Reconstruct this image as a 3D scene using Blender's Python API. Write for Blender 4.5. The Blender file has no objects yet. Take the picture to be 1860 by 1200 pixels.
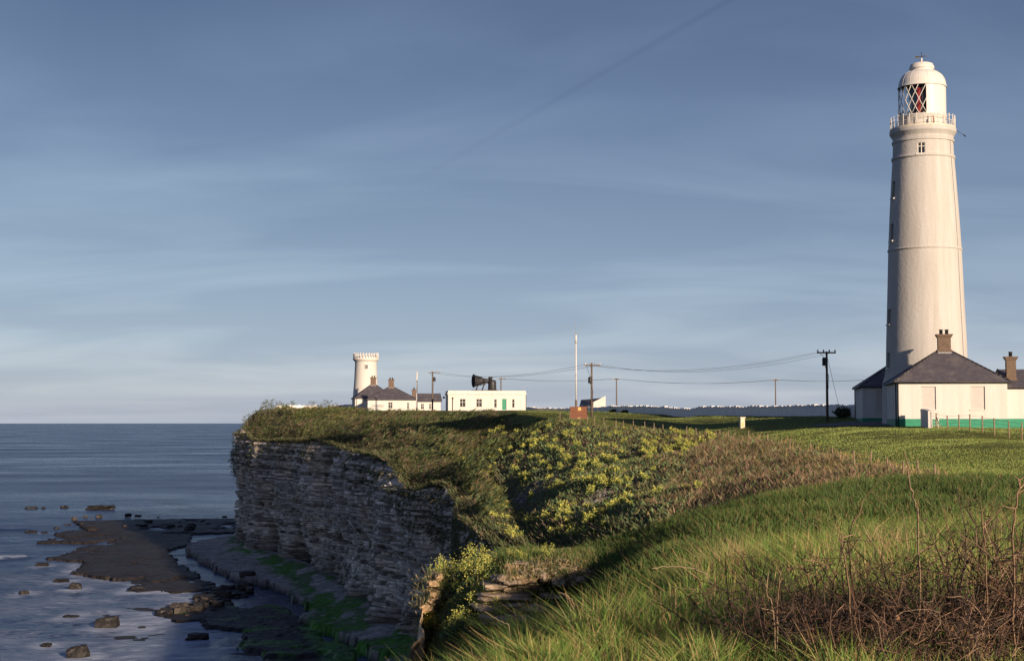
import bpy, math, random
import numpy as np
from mathutils import Vector, Matrix

random.seed(7)
RNG = np.random.default_rng(11)
SC = bpy.context.scene
COL = SC.collection

# ------------------------------------------------------------------ camera, sky, sun, exposure
F = 2750.0                      # focal length in photo pixels (photo 1860 x 1200)
ZC = 30.0                       # eye height above the water
PITCH = math.atan(168.0 / F)
cam_d = bpy.data.cameras.new('camera')
cam_d.sensor_width = 36.0
cam_d.lens = 36.0 * F / 1860.0
cam_d.clip_start = 0.1
cam_d.clip_end = 200000.0
cam = bpy.data.objects.new('camera', cam_d)
COL.objects.link(cam)
cam.location = (0, 0, ZC)
cam.rotation_euler = (math.pi / 2 + PITCH, 0, 0)
SC.camera = cam
SC.render.resolution_x, SC.render.resolution_y = 1024, 660

SUN_AZ = math.radians(29.0)     # to the right of straight behind the camera
SUN_EL = math.radians(13.0)
sun_dir = Vector((math.sin(SUN_AZ) * math.cos(SUN_EL), -math.cos(SUN_AZ) * math.cos(SUN_EL), math.sin(SUN_EL)))
sd = bpy.data.lights.new('sun', 'SUN')
sd.energy = 2.75
sd.angle = math.radians(1.2)
sd.color = (1.0, 0.77, 0.56)
sun = bpy.data.objects.new('sun', sd)
COL.objects.link(sun)
sun.rotation_euler = (-sun_dir).to_track_quat('-Z', 'Y').to_euler()
sun.location = (0, -20, 80)

def pix_dir(px, py):
    xn, yn = (px - 930.0) / F, (600.0 - py) / F
    c, s = math.cos(PITCH), math.sin(PITCH)
    return Vector((xn, c - yn * s, s + yn * c))

world = bpy.data.worlds.new('World')
SC.world = world
world.use_nodes = True
wn, wl = world.node_tree.nodes, world.node_tree.links
wn.clear()
w_out = wn.new('ShaderNodeOutputWorld')
w_bg = wn.new('ShaderNodeBackground')
w_bg.inputs['Strength'].default_value = 0.128
sky = wn.new('ShaderNodeTexSky')
sky.sky_type = 'NISHITA'
sky.sun_disc = False
sky.sun_elevation = SUN_EL
sky.sun_rotation = math.atan2(sun_dir.x, sun_dir.y)
sky.altitude = 0
sky.air_density = 1.0
sky.dust_density = 0.6
sky.ozone_density = 2.0

def wmath(op, a, b=None, clamp=False):
    n = wn.new('ShaderNodeMath'); n.operation = op; n.use_clamp = clamp
    for i, v in enumerate((a, b)):
        if v is None: continue
        if isinstance(v, (int, float)): n.inputs[i].default_value = v
        else: wl.new(v, n.inputs[i])
    return n.outputs[0]
tc = wn.new('ShaderNodeTexCoord')
sep = wn.new('ShaderNodeSeparateXYZ'); wl.new(tc.outputs['Generated'], sep.inputs[0])
zz = wmath('ADD', wmath('MAXIMUM', sep.outputs[2], 0.0), 0.20)
comb = wn.new('ShaderNodeCombineXYZ')
wl.new(wmath('DIVIDE', sep.outputs[0], zz), comb.inputs[0])
wl.new(wmath('DIVIDE', sep.outputs[1], zz), comb.inputs[1])
mp = wn.new('ShaderNodeMapping'); wl.new(comb.outputs[0], mp.inputs[0])
mp.inputs['Rotation'].default_value = (0, 0, math.radians(-14))
mp.inputs['Scale'].default_value = (0.55, 1.25, 1.0)
nz = wn.new('ShaderNodeTexNoise'); wl.new(mp.outputs[0], nz.inputs['Vector'])
nz.inputs['Scale'].default_value = 1.7; nz.inputs['Detail'].default_value = 5; nz.inputs['Roughness'].default_value = 0.5
nz.inputs['Distortion'].default_value = 0.6
cl = wn.new('ShaderNodeMapRange'); wl.new(nz.outputs['Fac'], cl.inputs[0])
cl.inputs[1].default_value = 0.42; cl.inputs[2].default_value = 0.72
# thin aircraft trail: a narrow band along a great circle
d1, d2 = pix_dir(1335, -5).normalized(), pix_dir(560, 440).normalized()
nrm = d1.cross(d2).normalized()
dp = wn.new('ShaderNodeVectorMath'); dp.operation = 'DOT_PRODUCT'
wl.new(tc.outputs['Generated'], dp.inputs[0]); dp.inputs[1].default_value = nrm
tr = wmath('SUBTRACT', 1.0, wmath('DIVIDE', wmath('ABSOLUTE', dp.outputs['Value']), 0.0030), True)
al = wn.new('ShaderNodeMapRange'); wl.new(sep.outputs[2], al.inputs[0])
al.inputs[1].default_value = d2.z + 0.02; al.inputs[2].default_value = d1.z
trail = wmath('MULTIPLY', tr, al.outputs[0])
veil = wn.new('ShaderNodeValToRGB')          # thin high overcast, darker blue overhead and paler towards the horizon all round
wl.new(wmath('MAXIMUM', sep.outputs[2], 0.0), veil.inputs[0])
ve = veil.color_ramp.elements
ve[0].position = 0.0; ve[0].color = (0.91, 1.13, 1.60, 1)
ve[1].position = 1.0; ve[1].color = (0.11, 0.14, 0.36, 1)
for ps, cc in ((0.05, (0.63, 0.83, 1.34, 1)), (0.13, (0.36, 0.47, 0.83, 1)), (0.27, (0.11, 0.14, 0.36, 1))):
    e = ve.new(ps); e.color = cc
hsv = wn.new('ShaderNodeMix'); hsv.data_type = 'RGBA'; hsv.inputs[0].default_value = 0.88
wl.new(sky.outputs[0], hsv.inputs[6]); wl.new(veil.outputs[0], hsv.inputs[7])
mixc = wn.new('ShaderNodeMix'); mixc.data_type = 'RGBA'; mixc.blend_type = 'MULTIPLY'
mixc.inputs[0].default_value = 1.0
wl.new(hsv.outputs[2], mixc.inputs[6])
cramp = wn.new('ShaderNodeMix'); cramp.data_type = 'RGBA'
wl.new(cl.outputs[0], cramp.inputs[0])
cramp.inputs[6].default_value = (0.90, 0.90, 0.92, 1); cramp.inputs[7].default_value = (1.24, 1.18, 1.12, 1)
wl.new(cramp.outputs[2], mixc.inputs[7])
mixt = wn.new('ShaderNodeMix'); mixt.data_type = 'RGBA'; mixt.blend_type = 'MULTIPLY'
wl.new(wmath('MULTIPLY', trail, 0.25), mixt.inputs[0])
wl.new(mixc.outputs[2], mixt.inputs[6]); mixt.inputs[7].default_value = (0.5, 0.53, 0.6, 1)
wl.new(mixt.outputs[2], w_bg.inputs['Color'])
wl.new(w_bg.outputs[0], w_out.inputs['Surface'])

SC.view_settings.view_transform = 'Standard'
SC.view_settings.look = 'None'
SC.view_settings.gamma = 1.0
SC.view_settings.use_curve_mapping = False
SC.view_settings.exposure = 1.42

# ------------------------------------------------------------------ helpers
def W(px, py, Y):
    d = pix_dir(px, py); t = Y / d.y
    return Vector((d.x * t, Y, ZC + d.z * t))
def G(px, py, z):
    d = pix_dir(px, py); t = (z - ZC) / d.z
    return Vector((d.x * t, d.y * t, z))
_c, _s = math.cos(PITCH), math.sin(PITCH)
def project(P):
    P = np.asarray(P, float)
    x, y, z = P[:, 0], P[:, 1], P[:, 2] - ZC
    dep = y * _c + z * _s
    up = -y * _s + z * _c
    dep = np.where(dep < 0.05, 0.05, dep)
    return 930 + F * x / dep, 600 - F * up / dep, dep

def _hash(ix, iy, seed):
    h = (ix.astype(np.int64) * 374761393 + iy.astype(np.int64) * 668265263 + seed * 1442695041) & 0xFFFFFFFF
    h = ((h ^ (h >> 13)) * 1274126177) & 0xFFFFFFFF
    h = h ^ (h >> 16)
    return (h & 0xFFFFFF) / float(0xFFFFFF)
def vnoise(x, y, seed=0):
    x = np.asarray(x, float); y = np.asarray(y, float)
    ix, iy = np.floor(x), np.floor(y)
    fx, fy = x - ix, y - iy
    fx, fy = fx * fx * (3 - 2 * fx), fy * fy * (3 - 2 * fy)
    ix, iy = ix.astype(np.int64), iy.astype(np.int64)
    a, b = _hash(ix, iy, seed), _hash(ix + 1, iy, seed)
    c, d = _hash(ix, iy + 1, seed), _hash(ix + 1, iy + 1, seed)
    return (a + (b - a) * fx) * (1 - fy) + (c + (d - c) * fx) * fy
def fbm(x, y, seed=0, oct=4, gain=0.5):
    s, a, t, f = 0, 1, 0, 1
    for o in range(oct):
        s = s + a * vnoise(x * f, y * f, seed + o * 17); t += a; a *= gain; f *= 2.03
    return s / t
def sstep(a, b, x):
    t = np.clip((x - a) / (b - a), 0, 1); return t * t * (3 - 2 * t)

def mesh_np(name, verts, faces, col=None, smooth=False, extra=None):
    verts = np.asarray(verts, np.float32); faces = np.asarray(faces, np.int32)
    me = bpy.data.meshes.new(name)
    n, k = faces.shape
    me.vertices.add(len(verts)); me.vertices.foreach_set('co', verts.ravel())
    me.loops.add(n * k); me.loops.foreach_set('vertex_index', faces.ravel())
    me.polygons.add(n)
    me.polygons.foreach_set('loop_start', np.arange(0, n * k, k, dtype=np.int32))
    me.polygons.foreach_set('loop_total', np.full(n, k, np.int32))
    if smooth: me.polygons.foreach_set('use_smooth', np.ones(n, bool))
    if col is not None:
        at = me.attributes.new('Col', 'FLOAT_COLOR', 'POINT')
        c4 = np.ones((len(verts), 4), np.float32); c4[:, :3] = np.clip(col, 0, 1)
        at.data.foreach_set('color', c4.ravel())
    for nm, arr in (extra or {}).items():
        at = me.attributes.new(nm, 'FLOAT', 'POINT'); at.data.foreach_set('value', np.asarray(arr, np.float32))
    me.update(calc_edges=True); me.validate()
    return me

def link(name, data, mat=None, parent=None, loc=None, rz=None):
    o = bpy.data.objects.new(name, data); COL.objects.link(o)
    if mat is not None and data is not None:
        if len(data.materials) == 0: data.materials.append(mat)
    if parent is not None: o.parent = parent
    if loc is not None: o.location = loc
    if rz is not None: o.rotation_euler = (0, 0, rz)
    return o
def tag(o, label=None, cat=None, group=None, kind=None):
    if label: o['label'] = label
    if cat: o['category'] = cat
    if group: o['group'] = group
    if kind: o['kind'] = kind
    return o
def thing(name, label, cat, loc=(0, 0, 0), rz=0, group=None):
    return tag(link(name, None, loc=loc, rz=rz), label, cat, group)

class MB:
    def __init__(s): s.v = []; s.f = []; s.sm = []
    def add(s, vs, fs, smooth=False):
        b = len(s.v); s.v += [tuple(v) for v in vs]
        for f in fs: s.f.append(tuple(i + b for i in f)); s.sm.append(smooth)
        return s
    def box(s, x0, x1, y0, y1, z0, z1):
        vs = [(x, y, z) for z in (z0, z1) for y in (y0, y1) for x in (x0, x1)]
        return s.add(vs, [(0, 2, 3, 1), (4, 5, 7, 6), (0, 1, 5, 4), (2, 6, 7, 3), (0, 4, 6, 2), (1, 3, 7, 5)])
    def lathe(s, prof, n=48, a0=0.0, a1=2 * math.pi, cap=(False, False), M=None, smooth=True):
        closed = abs(a1 - a0 - 2 * math.pi) < 1e-6
        m = n if closed else n + 1
        vs, fs = [], []
        for r, z in prof:
            for i in range(m):
                a = a0 + (a1 - a0) * i / n
                vs.append(Vector((r * math.cos(a), r * math.sin(a), z)))
        for j in range(len(prof) - 1):
            for i in range(n):
                i2 = (i + 1) % m
                fs.append((j * m + i, j * m + i2, (j + 1) * m + i2, (j + 1) * m + i))
        if cap[0]: fs.append(tuple(range(m - 1, -1, -1)))
        if cap[1]: fs.append(tuple((len(prof) - 1) * m + i for i in range(m)))
        if M is not None: vs = [M @ v for v in vs]
        return s.add(vs, fs, smooth)
    def tube(s, pts, rad, n=6, cap=True):
        pts = [Vector(p) for p in pts]
        if not hasattr(rad, '__len__'): rad = [rad] * len(pts)
        vs, fs = [], []
        for i, p in enumerate(pts):
            d = (pts[min(i + 1, len(pts) - 1)] - pts[max(i - 1, 0)]).normalized()
            u = d.cross(Vector((0, 0, 1)))
            if u.length < 1e-3: u = d.cross(Vector((1, 0, 0)))
            u.normalize(); w = d.cross(u)
            for k in range(n):
                a = 2 * math.pi * k / n
                vs.append(p + (u * math.cos(a) + w * math.sin(a)) * rad[i])
        for i in range(len(pts) - 1):
            for k in range(n):
                k2 = (k + 1) % n
                fs.append((i * n + k, i * n + k2, (i + 1) * n + k2, (i + 1) * n + k))
        if cap:
            fs.append(tuple(range(n - 1, -1, -1))); fs.append(tuple((len(pts) - 1) * n + k for k in range(n)))
        return s.add(vs, fs, n > 4)
    def mesh(s, name):
        me = bpy.data.meshes.new(name); me.from_pydata(s.v, [], s.f)
        me.polygons.foreach_set('use_smooth', s.sm); me.update(); return me
    def build(s, name, mat, parent=None, **k): return link(name, s.mesh(name), mat, parent, **k)

# ------------------------------------------------------------------ materials
def mat_new(name):
    m = bpy.data.materials.new(name); m.use_nodes = True
    return m, m.node_tree.nodes, m.node_tree.links, m.node_tree.nodes['Principled BSDF']
def simple(name, col, rough=0.7, metal=0.0, var=0.12, scale=3.0, bump=0.15, bscale=30.0, stain=None, spec=0.3, streak=False):
    m, n, l, b = mat_new(name)
    b.inputs['Roughness'].default_value = rough; b.inputs['Metallic'].default_value = metal
    b.inputs['Specular IOR Level'].default_value = spec
    t = n.new('ShaderNodeTexCoord')
    nz = n.new('ShaderNodeTexNoise'); nz.inputs['Scale'].default_value = scale; nz.inputs['Detail'].default_value = 6
    nz.inputs['Roughness'].default_value = 0.65
    l.new(t.outputs['Object'], nz.inputs['Vector'])
    if streak:
        mpz = n.new('ShaderNodeMapping'); mpz.inputs['Scale'].default_value = (1.6, 1.6, 0.12)
        l.new(t.outputs['Object'], mpz.inputs[0]); l.new(mpz.outputs[0], nz.inputs['Vector'])
    mx = n.new('ShaderNodeMix'); mx.data_type = 'RGBA'
    l.new(nz.outputs['Fac'], mx.inputs[0])
    c2 = stain or tuple(c * (1 - 2.2 * var) for c in col)
    c1 = tuple(min(1, c * (1 + var)) for c in col)
    mx.inputs[6].default_value = (*c1, 1); mx.inputs[7].default_value = (*c2, 1)
    mr = n.new('ShaderNodeMapRange'); l.new(nz.outputs['Fac'], mr.inputs[0])
    mr.inputs[1].default_value = 0.35; mr.inputs[2].default_value = 0.8
    l.new(mr.outputs[0], mx.inputs[0])
    l.new(mx.outputs[2], b.inputs['Base Color'])
    if bump:
        nb = n.new('ShaderNodeTexNoise'); nb.inputs['Scale'].default_value = bscale; nb.inputs['Detail'].default_value = 4
        l.new(t.outputs['Object'], nb.inputs['Vector'])
        bp = n.new('ShaderNodeBump'); bp.inputs['Strength'].default_value = bump; bp.inputs['Distance'].default_value = 0.05
        l.new(nb.outputs['Fac'], bp.inputs['Height']); l.new(bp.outputs[0], b.inputs['Normal'])
    return m
def attr_mat(name, rough=0.8, spec=0.2, transl=0.0, bump=0.0, bscale=3.0, nvar=0.0, nscale=2.0, bdist=0.1):
    m, n, l, b = mat_new(name)
    b.inputs['Roughness'].default_value = rough; b.inputs['Specular IOR Level'].default_value = spec
    a = n.new('ShaderNodeAttribute'); a.attribute_name = 'Col'
    src = a.outputs['Color']
    g = n.new('ShaderNodeNewGeometry')
    if nvar:
        nz = n.new('ShaderNodeTexNoise'); nz.inputs['Scale'].default_value = nscale; nz.inputs['Detail'].default_value = 8
        nz.inputs['Roughness'].default_value = 0.7
        l.new(g.outputs['Position'], nz.inputs['Vector'])
        mr = n.new('ShaderNodeMapRange'); l.new(nz.outputs['Fac'], mr.inputs[0])
        mr.inputs[1].default_value = 0.3; mr.inputs[2].default_value = 0.7
        mr.inputs[3].default_value = 1 - nvar; mr.inputs[4].default_value = 1 + nvar
        vm = n.new('ShaderNodeVectorMath'); vm.operation = 'SCALE'
        l.new(src, vm.inputs[0]); l.new(mr.outputs[0], vm.inputs['Scale']); src = vm.outputs[0]
    l.new(src, b.inputs['Base Color'])
    if bump:
        nb = n.new('ShaderNodeTexNoise'); nb.inputs['Scale'].default_value = bscale; nb.inputs['Detail'].default_value = 6
        l.new(g.outputs['Position'], nb.inputs['Vector'])
        bp = n.new('ShaderNodeBump'); bp.inputs['Strength'].default_value = bump; bp.inputs['Distance'].default_value = bdist
        l.new(nb.outputs['Fac'], bp.inputs['Height']); l.new(bp.outputs[0], b.inputs['Normal'])
    if transl:
        tb = n.new('ShaderNodeBsdfTranslucent'); l.new(src, tb.inputs[0])
        ms = n.new('ShaderNodeMixShader'); ms.inputs[0].default_value = transl
        l.new(b.outputs[0], ms.inputs[1]); l.new(tb.outputs[0], ms.inputs[2])
        l.new(ms.outputs[0], n['Material Output'].inputs['Surface'])
    return m

def slate_mat():
    m, n, l, b = mat_new('slate')
    t = n.new('ShaderNodeTexCoord')
    br = n.new('ShaderNodeTexBrick'); l.new(t.outputs['UV'], br.inputs['Vector'])
    br.inputs['Scale'].default_value = 1.0; br.inputs['Brick Width'].default_value = 0.3; br.inputs['Row Height'].default_value = 0.22
    br.inputs['Mortar Size'].default_value = 0.012; br.inputs['Color1'].default_value = (0.072, 0.068, 0.085, 1)
    br.inputs['Color2'].default_value = (0.105, 0.097, 0.115, 1); br.inputs['Mortar'].default_value = (0.03, 0.026, 0.03, 1)
    nz = n.new('ShaderNodeTexNoise'); nz.inputs['Scale'].default_value = 1.1; nz.inputs['Detail'].default_value = 7
    l.new(t.outputs['Object'], nz.inputs['Vector'])
    mr = n.new('ShaderNodeMapRange'); l.new(nz.outputs['Fac'], mr.inputs[0])
    mr.inputs[1].default_value = 0.5; mr.inputs[2].default_value = 0.85
    mx = n.new('ShaderNodeMix'); mx.data_type = 'RGBA'; l.new(mr.outputs[0], mx.inputs[0])
    l.new(br.outputs['Color'], mx.inputs[6]); mx.inputs[7].default_value = (0.17, 0.155, 0.14, 1)
    l.new(mx.outputs[2], b.inputs['Base Color']); b.inputs['Roughness'].default_value = 0.6
    bp = n.new('ShaderNodeBump'); bp.inputs['Strength'].default_value = 0.5; bp.inputs['Distance'].default_value = 0.02
    l.new(br.outputs['Fac'], bp.inputs['Height']); bp.invert = True; l.new(bp.outputs[0], b.inputs['Normal'])
    return m
def glass_mat(name, col=(0.02, 0.025, 0.03), rough=0.05):
    m, n, l, b = mat_new(name)
    b.inputs['Base Color'].default_value = (*col, 1); b.inputs['Roughness'].default_value = rough
    b.inputs['Specular IOR Level'].default_value = 0.8
    return m
def clear_glass():
    m, n, l, b = mat_new('lantern_glass')
    tr = n.new('ShaderNodeBsdfTransparent'); tr.inputs[0].default_value = (0.86, 0.9, 0.9, 1)
    gl = n.new('ShaderNodeBsdfGlossy'); gl.inputs['Roughness'].default_value = 0.06
    fr = n.new('ShaderNodeFresnel'); fr.inputs[0].default_value = 1.5
    ms = n.new('ShaderNodeMixShader'); l.new(fr.outputs[0], ms.inputs[0]); l.new(tr.outputs[0], ms.inputs[1]); l.new(gl.outputs[0], ms.inputs[2])
    l.new(ms.outputs[0], n['Material Output'].inputs['Surface'])
    return m

M = {
 'white': simple('white_render', (0.58, 0.567, 0.545), 0.75, var=0.04, scale=1.2, bump=0.35, bscale=6, stain=(0.51, 0.49, 0.46), streak=True),
 'whitewash': simple('whitewash', (0.80, 0.79, 0.78), 0.75, var=0.04, scale=1.2, bump=0.4, bscale=4, stain=(0.70, 0.68, 0.66)),
 'blind': simple('blind_window_render', (0.50, 0.47, 0.45), 0.7, var=0.05, scale=2.0, bump=0.2, bscale=9),
 'tower': simple('tower_render', (0.455, 0.445, 0.43), 0.75, var=0.04, scale=1.1, bump=0.6, bscale=3.5, stain=(0.37, 0.35, 0.325), streak=True),
 'white_metal': simple('white_metal', (0.58, 0.57, 0.55), 0.45, var=0.05, scale=2, bump=0.0, stain=(0.6, 0.56, 0.5)),
 'green': simple('green_paint', (0.03, 0.23, 0.14), 0.55, var=0.12, scale=2.5, bump=0.1),
 'blue_grey': simple('grey_blue_paint', (0.22, 0.28, 0.34), 0.6, var=0.1),
 'slate': slate_mat(),
 'brick': simple('chimney_brick', (0.14, 0.10, 0.075), 0.85, var=0.25, scale=6, bump=0.5, bscale=14),
 'black': simple('black_iron', (0.025, 0.025, 0.027), 0.5, var=0.2, scale=4, bump=0.1),
 'horn': simple('horn_paint', (0.028, 0.028, 0.03), 0.42, var=0.25, scale=1.5, bump=0.1),
 'lead': simple('lead', (0.3, 0.3, 0.31), 0.6),
 'wood': simple('weathered_wood', (0.23, 0.17, 0.11), 0.85, var=0.25, scale=8, bump=0.4, bscale=40),
 'pole': simple('pole_wood', (0.13, 0.10, 0.075), 0.85, var=0.25, scale=5, bump=0.3),
 'brown': simple('brown_board', (0.20, 0.085, 0.05), 0.75, var=0.2, scale=4, bump=0.3),
 'dark_brown': simple('dark_and_shaded_brown', (0.06, 0.035, 0.028), 0.8, var=0.2),
 'yellow': simple('yellow_notice', (0.65, 0.42, 0.15), 0.6, var=0.08),
 'cream': simple('cream_stone', (0.62, 0.54, 0.42), 0.8, var=0.12, scale=5, bump=0.3),
 'tarmac': simple('worn_tarmac', (0.13, 0.125, 0.12), 0.9, var=0.25, scale=0.8, bump=0.4, bscale=10),
 'steel': simple('galvanised_steel', (0.35, 0.35, 0.35), 0.45, metal=0.7, var=0.1),
 'red': simple('red_shade', (0.30, 0.03, 0.025), 0.6),
 'optic': simple('optic_glass', (0.12, 0.17, 0.18), 0.12, var=0.3, scale=3, bump=0.3, bscale=8, spec=0.9),
 'dark_room': simple('lantern_interior', (0.05, 0.055, 0.055), 0.8),
 'glass': glass_mat('window_glass'),
 'lantern_glass': clear_glass(),
 'rust': simple('rust', (0.30, 0.13, 0.05), 0.8),
 'white_stone': simple('white_stone', (0.82, 0.81, 0.80), 0.8, var=0.08, scale=3, bump=0.5, bscale=8, stain=(0.55, 0.53, 0.50)),
}
M['ground'] = attr_mat('ground', 0.95, 0.1, bump=0.6, bscale=1.6, nvar=0.38, nscale=0.9, bdist=0.3)
M['leaf'] = attr_mat('leaves', 0.65, 0.25, transl=0.25)
M['flower'] = attr_mat('petals', 0.7, 0.1, transl=0.2)
M['twig'] = attr_mat('twigs', 0.9, 0.0)
M['cliff'] = attr_mat('cliff_rock', 0.9, 0.2, bump=0.9, bscale=2.2, nvar=0.42, nscale=1.1, bdist=0.3)
M['stone'] = simple('outcrop_stone', (0.32, 0.25, 0.18), 0.85, var=0.25, scale=2.5, bump=0.8, bscale=9, stain=(0.10, 0.085, 0.07))
M['ochre'] = simple('ochre_stone', (0.36, 0.25, 0.14), 0.85, var=0.25, scale=2.5, bump=0.8, bscale=9, stain=(0.13, 0.10, 0.07))
M['sea_rock'] = simple('wet_rock', (0.020, 0.018, 0.018), 0.55, var=0.3, scale=0.7, bump=0.9, bscale=2.0)

M['ledge_rock'] = simple('ledge_rock', (0.055, 0.047, 0.042), 0.8, var=0.3, scale=0.9, bump=0.9, bscale=2.0)
def beach_mat():
    m = attr_mat('beach_rock', 0.8, 0.12, bump=0.9, bscale=1.1, nvar=0.45, nscale=0.8, bdist=0.35)
    n, l = m.node_tree.nodes, m.node_tree.links
    a = n.new('ShaderNodeAttribute'); a.attribute_name = 'wet'
    mr = n.new('ShaderNodeMapRange'); l.new(a.outputs['Fac'], mr.inputs[0]); mr.inputs[3].default_value = 0.9; mr.inputs[4].default_value = 0.5
    l.new(mr.outputs[0], n['Principled BSDF'].inputs['Roughness'])
    return m
M['beach'] = beach_mat()
def sea_mat():
    m, n, l, b = mat_new('sea_water')
    g = n.new('ShaderNodeNewGeometry')
    a = n.new('ShaderNodeAttribute'); a.attribute_name = 'foam'
    mpn = n.new('ShaderNodeMapping'); l.new(g.outputs['Position'], mpn.inputs[0])
    mpn.inputs['Rotation'].default_value = (0, 0, math.radians(20)); mpn.inputs['Scale'].default_value = (0.5, 1.0, 1.0)
    f1 = n.new('ShaderNodeTexNoise'); f1.inputs['Scale'].default_value = 0.55; f1.inputs['Detail'].default_value = 9
    f1.inputs['Roughness'].default_value = 0.68; f1.inputs['Distortion'].default_value = 1.6
    l.new(mpn.outputs[0], f1.inputs['Vector'])
    ad = n.new('ShaderNodeMath'); ad.operation = 'ADD'; l.new(f1.outputs['Fac'], ad.inputs[0]); l.new(a.outputs['Fac'], ad.inputs[1])
    mr = n.new('ShaderNodeMapRange'); l.new(ad.outputs[0], mr.inputs[0]); mr.inputs[1].default_value = 0.78; mr.inputs[2].default_value = 1.2
    mr.inputs[4].default_value = 0.62
    mx = n.new('ShaderNodeMix'); mx.data_type = 'RGBA'; l.new(mr.outputs[0], mx.inputs[0])
    mx.inputs[6].default_value = (0.02, 0.04, 0.10, 1)
    mp3 = n.new('ShaderNodeMapping'); l.new(g.outputs['Position'], mp3.inputs[0]); mp3.inputs['Rotation'].default_value = (0, 0, math.radians(12)); mp3.inputs['Scale'].default_value = (0.006, 0.009, 1)
    n3 = n.new('ShaderNodeTexNoise'); l.new(mp3.outputs[0], n3.inputs['Vector']); n3.inputs['Scale'].default_value = 1.0; n3.inputs['Detail'].default_value = 7; n3.inputs['Roughness'].default_value = 0.62
    m3 = n.new('ShaderNodeMapRange'); l.new(n3.outputs['Fac'], m3.inputs[0]); m3.inputs[1].default_value = 0.35; m3.inputs[2].default_value = 0.68; m3.inputs[3].default_value = 0.2; m3.inputs[4].default_value = 0.38
    mx.inputs[6].default_value = (0.02, 0.04, 0.10, 1); mx.inputs[7].default_value = (0.50, 0.58, 0.72, 1)
    l.new(mx.outputs[2], b.inputs['Base Color'])
    rr = n.new('ShaderNodeMapRange'); l.new(mr.outputs[0], rr.inputs[0]); l.new(m3.outputs[0], rr.inputs[3]); rr.inputs[4].default_value = 0.7
    l.new(rr.outputs[0], b.inputs['Roughness'])
    b.inputs['IOR'].default_value = 1.33; b.inputs['Specular IOR Level'].default_value = 0.4
    n1 = n.new('ShaderNodeTexNoise'); n1.inputs['Scale'].default_value = 0.35; n1.inputs['Detail'].default_value = 7; n1.inputs['Roughness'].default_value = 0.62
    l.new(mpn.outputs[0], n1.inputs['Vector'])
    bp = n.new('ShaderNodeBump'); bp.inputs['Strength'].default_value = 1.0; bp.inputs['Distance'].default_value = 0.55
    l.new(n1.outputs['Fac'], bp.inputs['Height'])
    n2 = n.new('ShaderNodeTexNoise'); n2.inputs['Scale'].default_value = 0.05; n2.inputs['Detail'].default_value = 4
    l.new(mpn.outputs[0], n2.inputs['Vector'])
    bp2 = n.new('ShaderNodeBump'); bp2.inputs['Strength'].default_value = 1.0; bp2.inputs['Distance'].default_value = 1.2
    l.new(n2.outputs['Fac'], bp2.inputs['Height']); l.new(bp.outputs[0], bp2.inputs['Normal'])
    l.new(bp2.outputs[0], b.inputs['Normal'])
    return m
M['sea'] = sea_mat()

# ------------------------------------------------------------------ terrain: control points -> smooth surface
CP = []
def cw(px, py, Y, dz=0.0):
    p = W(px, py, Y); CP.append((p.x, p.y, p.z + dz))
def cz(x, y, dz): CP.append((x, y, ZC - dz))
for a in [(0.3,13,1.97),(1.4,14,1.64),(2.7,16,1.54),(4.4,18,1.53),(6.8,20,1.46),(12,22,1.3),(0,9,1.72),(1.2,9,1.63),(3,9,1.58),(5,10,1.5),
          (0,5,1.68),(2,5,1.62),(0,2,1.68),(5,3,1.5),(10,8,1.3),(-.45,10.5,2.05),(-1.2,10.5,2.5),(-2.5,11,4.2),(-1.0,14,2.9),(-2.5,18,5.2),
          (-.5,18,3.1),(.5,19,2.95),(-1,25,4.6),(-2.5,27,6.2),(.5,26,3.9),(2,20,2.4),(5,23,2.4),(8,25,2.2),(14,30,1.6),
          (2.4,30,2.8),(4.8,28,2.4),(8.4,30,2.1),(1.7,38,3.4),(4.9,42,2.65),(9.9,48,2.42),(17,50,2.38),(3.2,40,2.95),(25,52,2.3),
          (0,38,3.5),(-1.4,39,3.75),(-1.96,38.3,4.2),(-2.1,36,5.3),(-1,33.5,4.7),(-1.7,34,5.2),(1.75,37,3.2),(.9,33.3,4.2),(-.6,33.3,4.65),(.4,36,3.2),(0,35.2,3.28),(1.2,35.2,3.08),(.5,34.5,3.4),(2,35.5,3.05),(-.4,35.2,3.5),(0.3,33.0,4.4),(1.9,34,3.4),
          (3,48,4.6),(6,58,4.9),(12,60,4.4),(20,61,3.5),(28,63,2.9),(6,75,7.4),(10,90,7.2),(40,75,2.4),(60,60,1.4),(70,30,1.0),
          (-20,400,-2.6),(0,330,-2.2),(-40,410,-2.8),(30,400,-2.3),(100,300,-2),(100,150,-.5),(200,500,-3),(-30,520,-3.5),(-16,217,5.5),(-28,268,4.2),(-41.5,306,3.6),(-57.5,345,4.4),(-8.6,191,7.6),(-5.1,179,8.6),(-4.2,166,13),(200,200,-1),(0,700,-4),(300,900,-5)]:
    cz(*a)
FENCE = [(1000,765,192),(1060,770,188),(1165,782,182),(1266,795,164),(1307,800,152),(1392,808,128),(1500,840,100),(1553,853,90),(1612,870,79),(1671,881,71),(1710,886,67)]
for a in FENCE: cw(*a)
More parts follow.
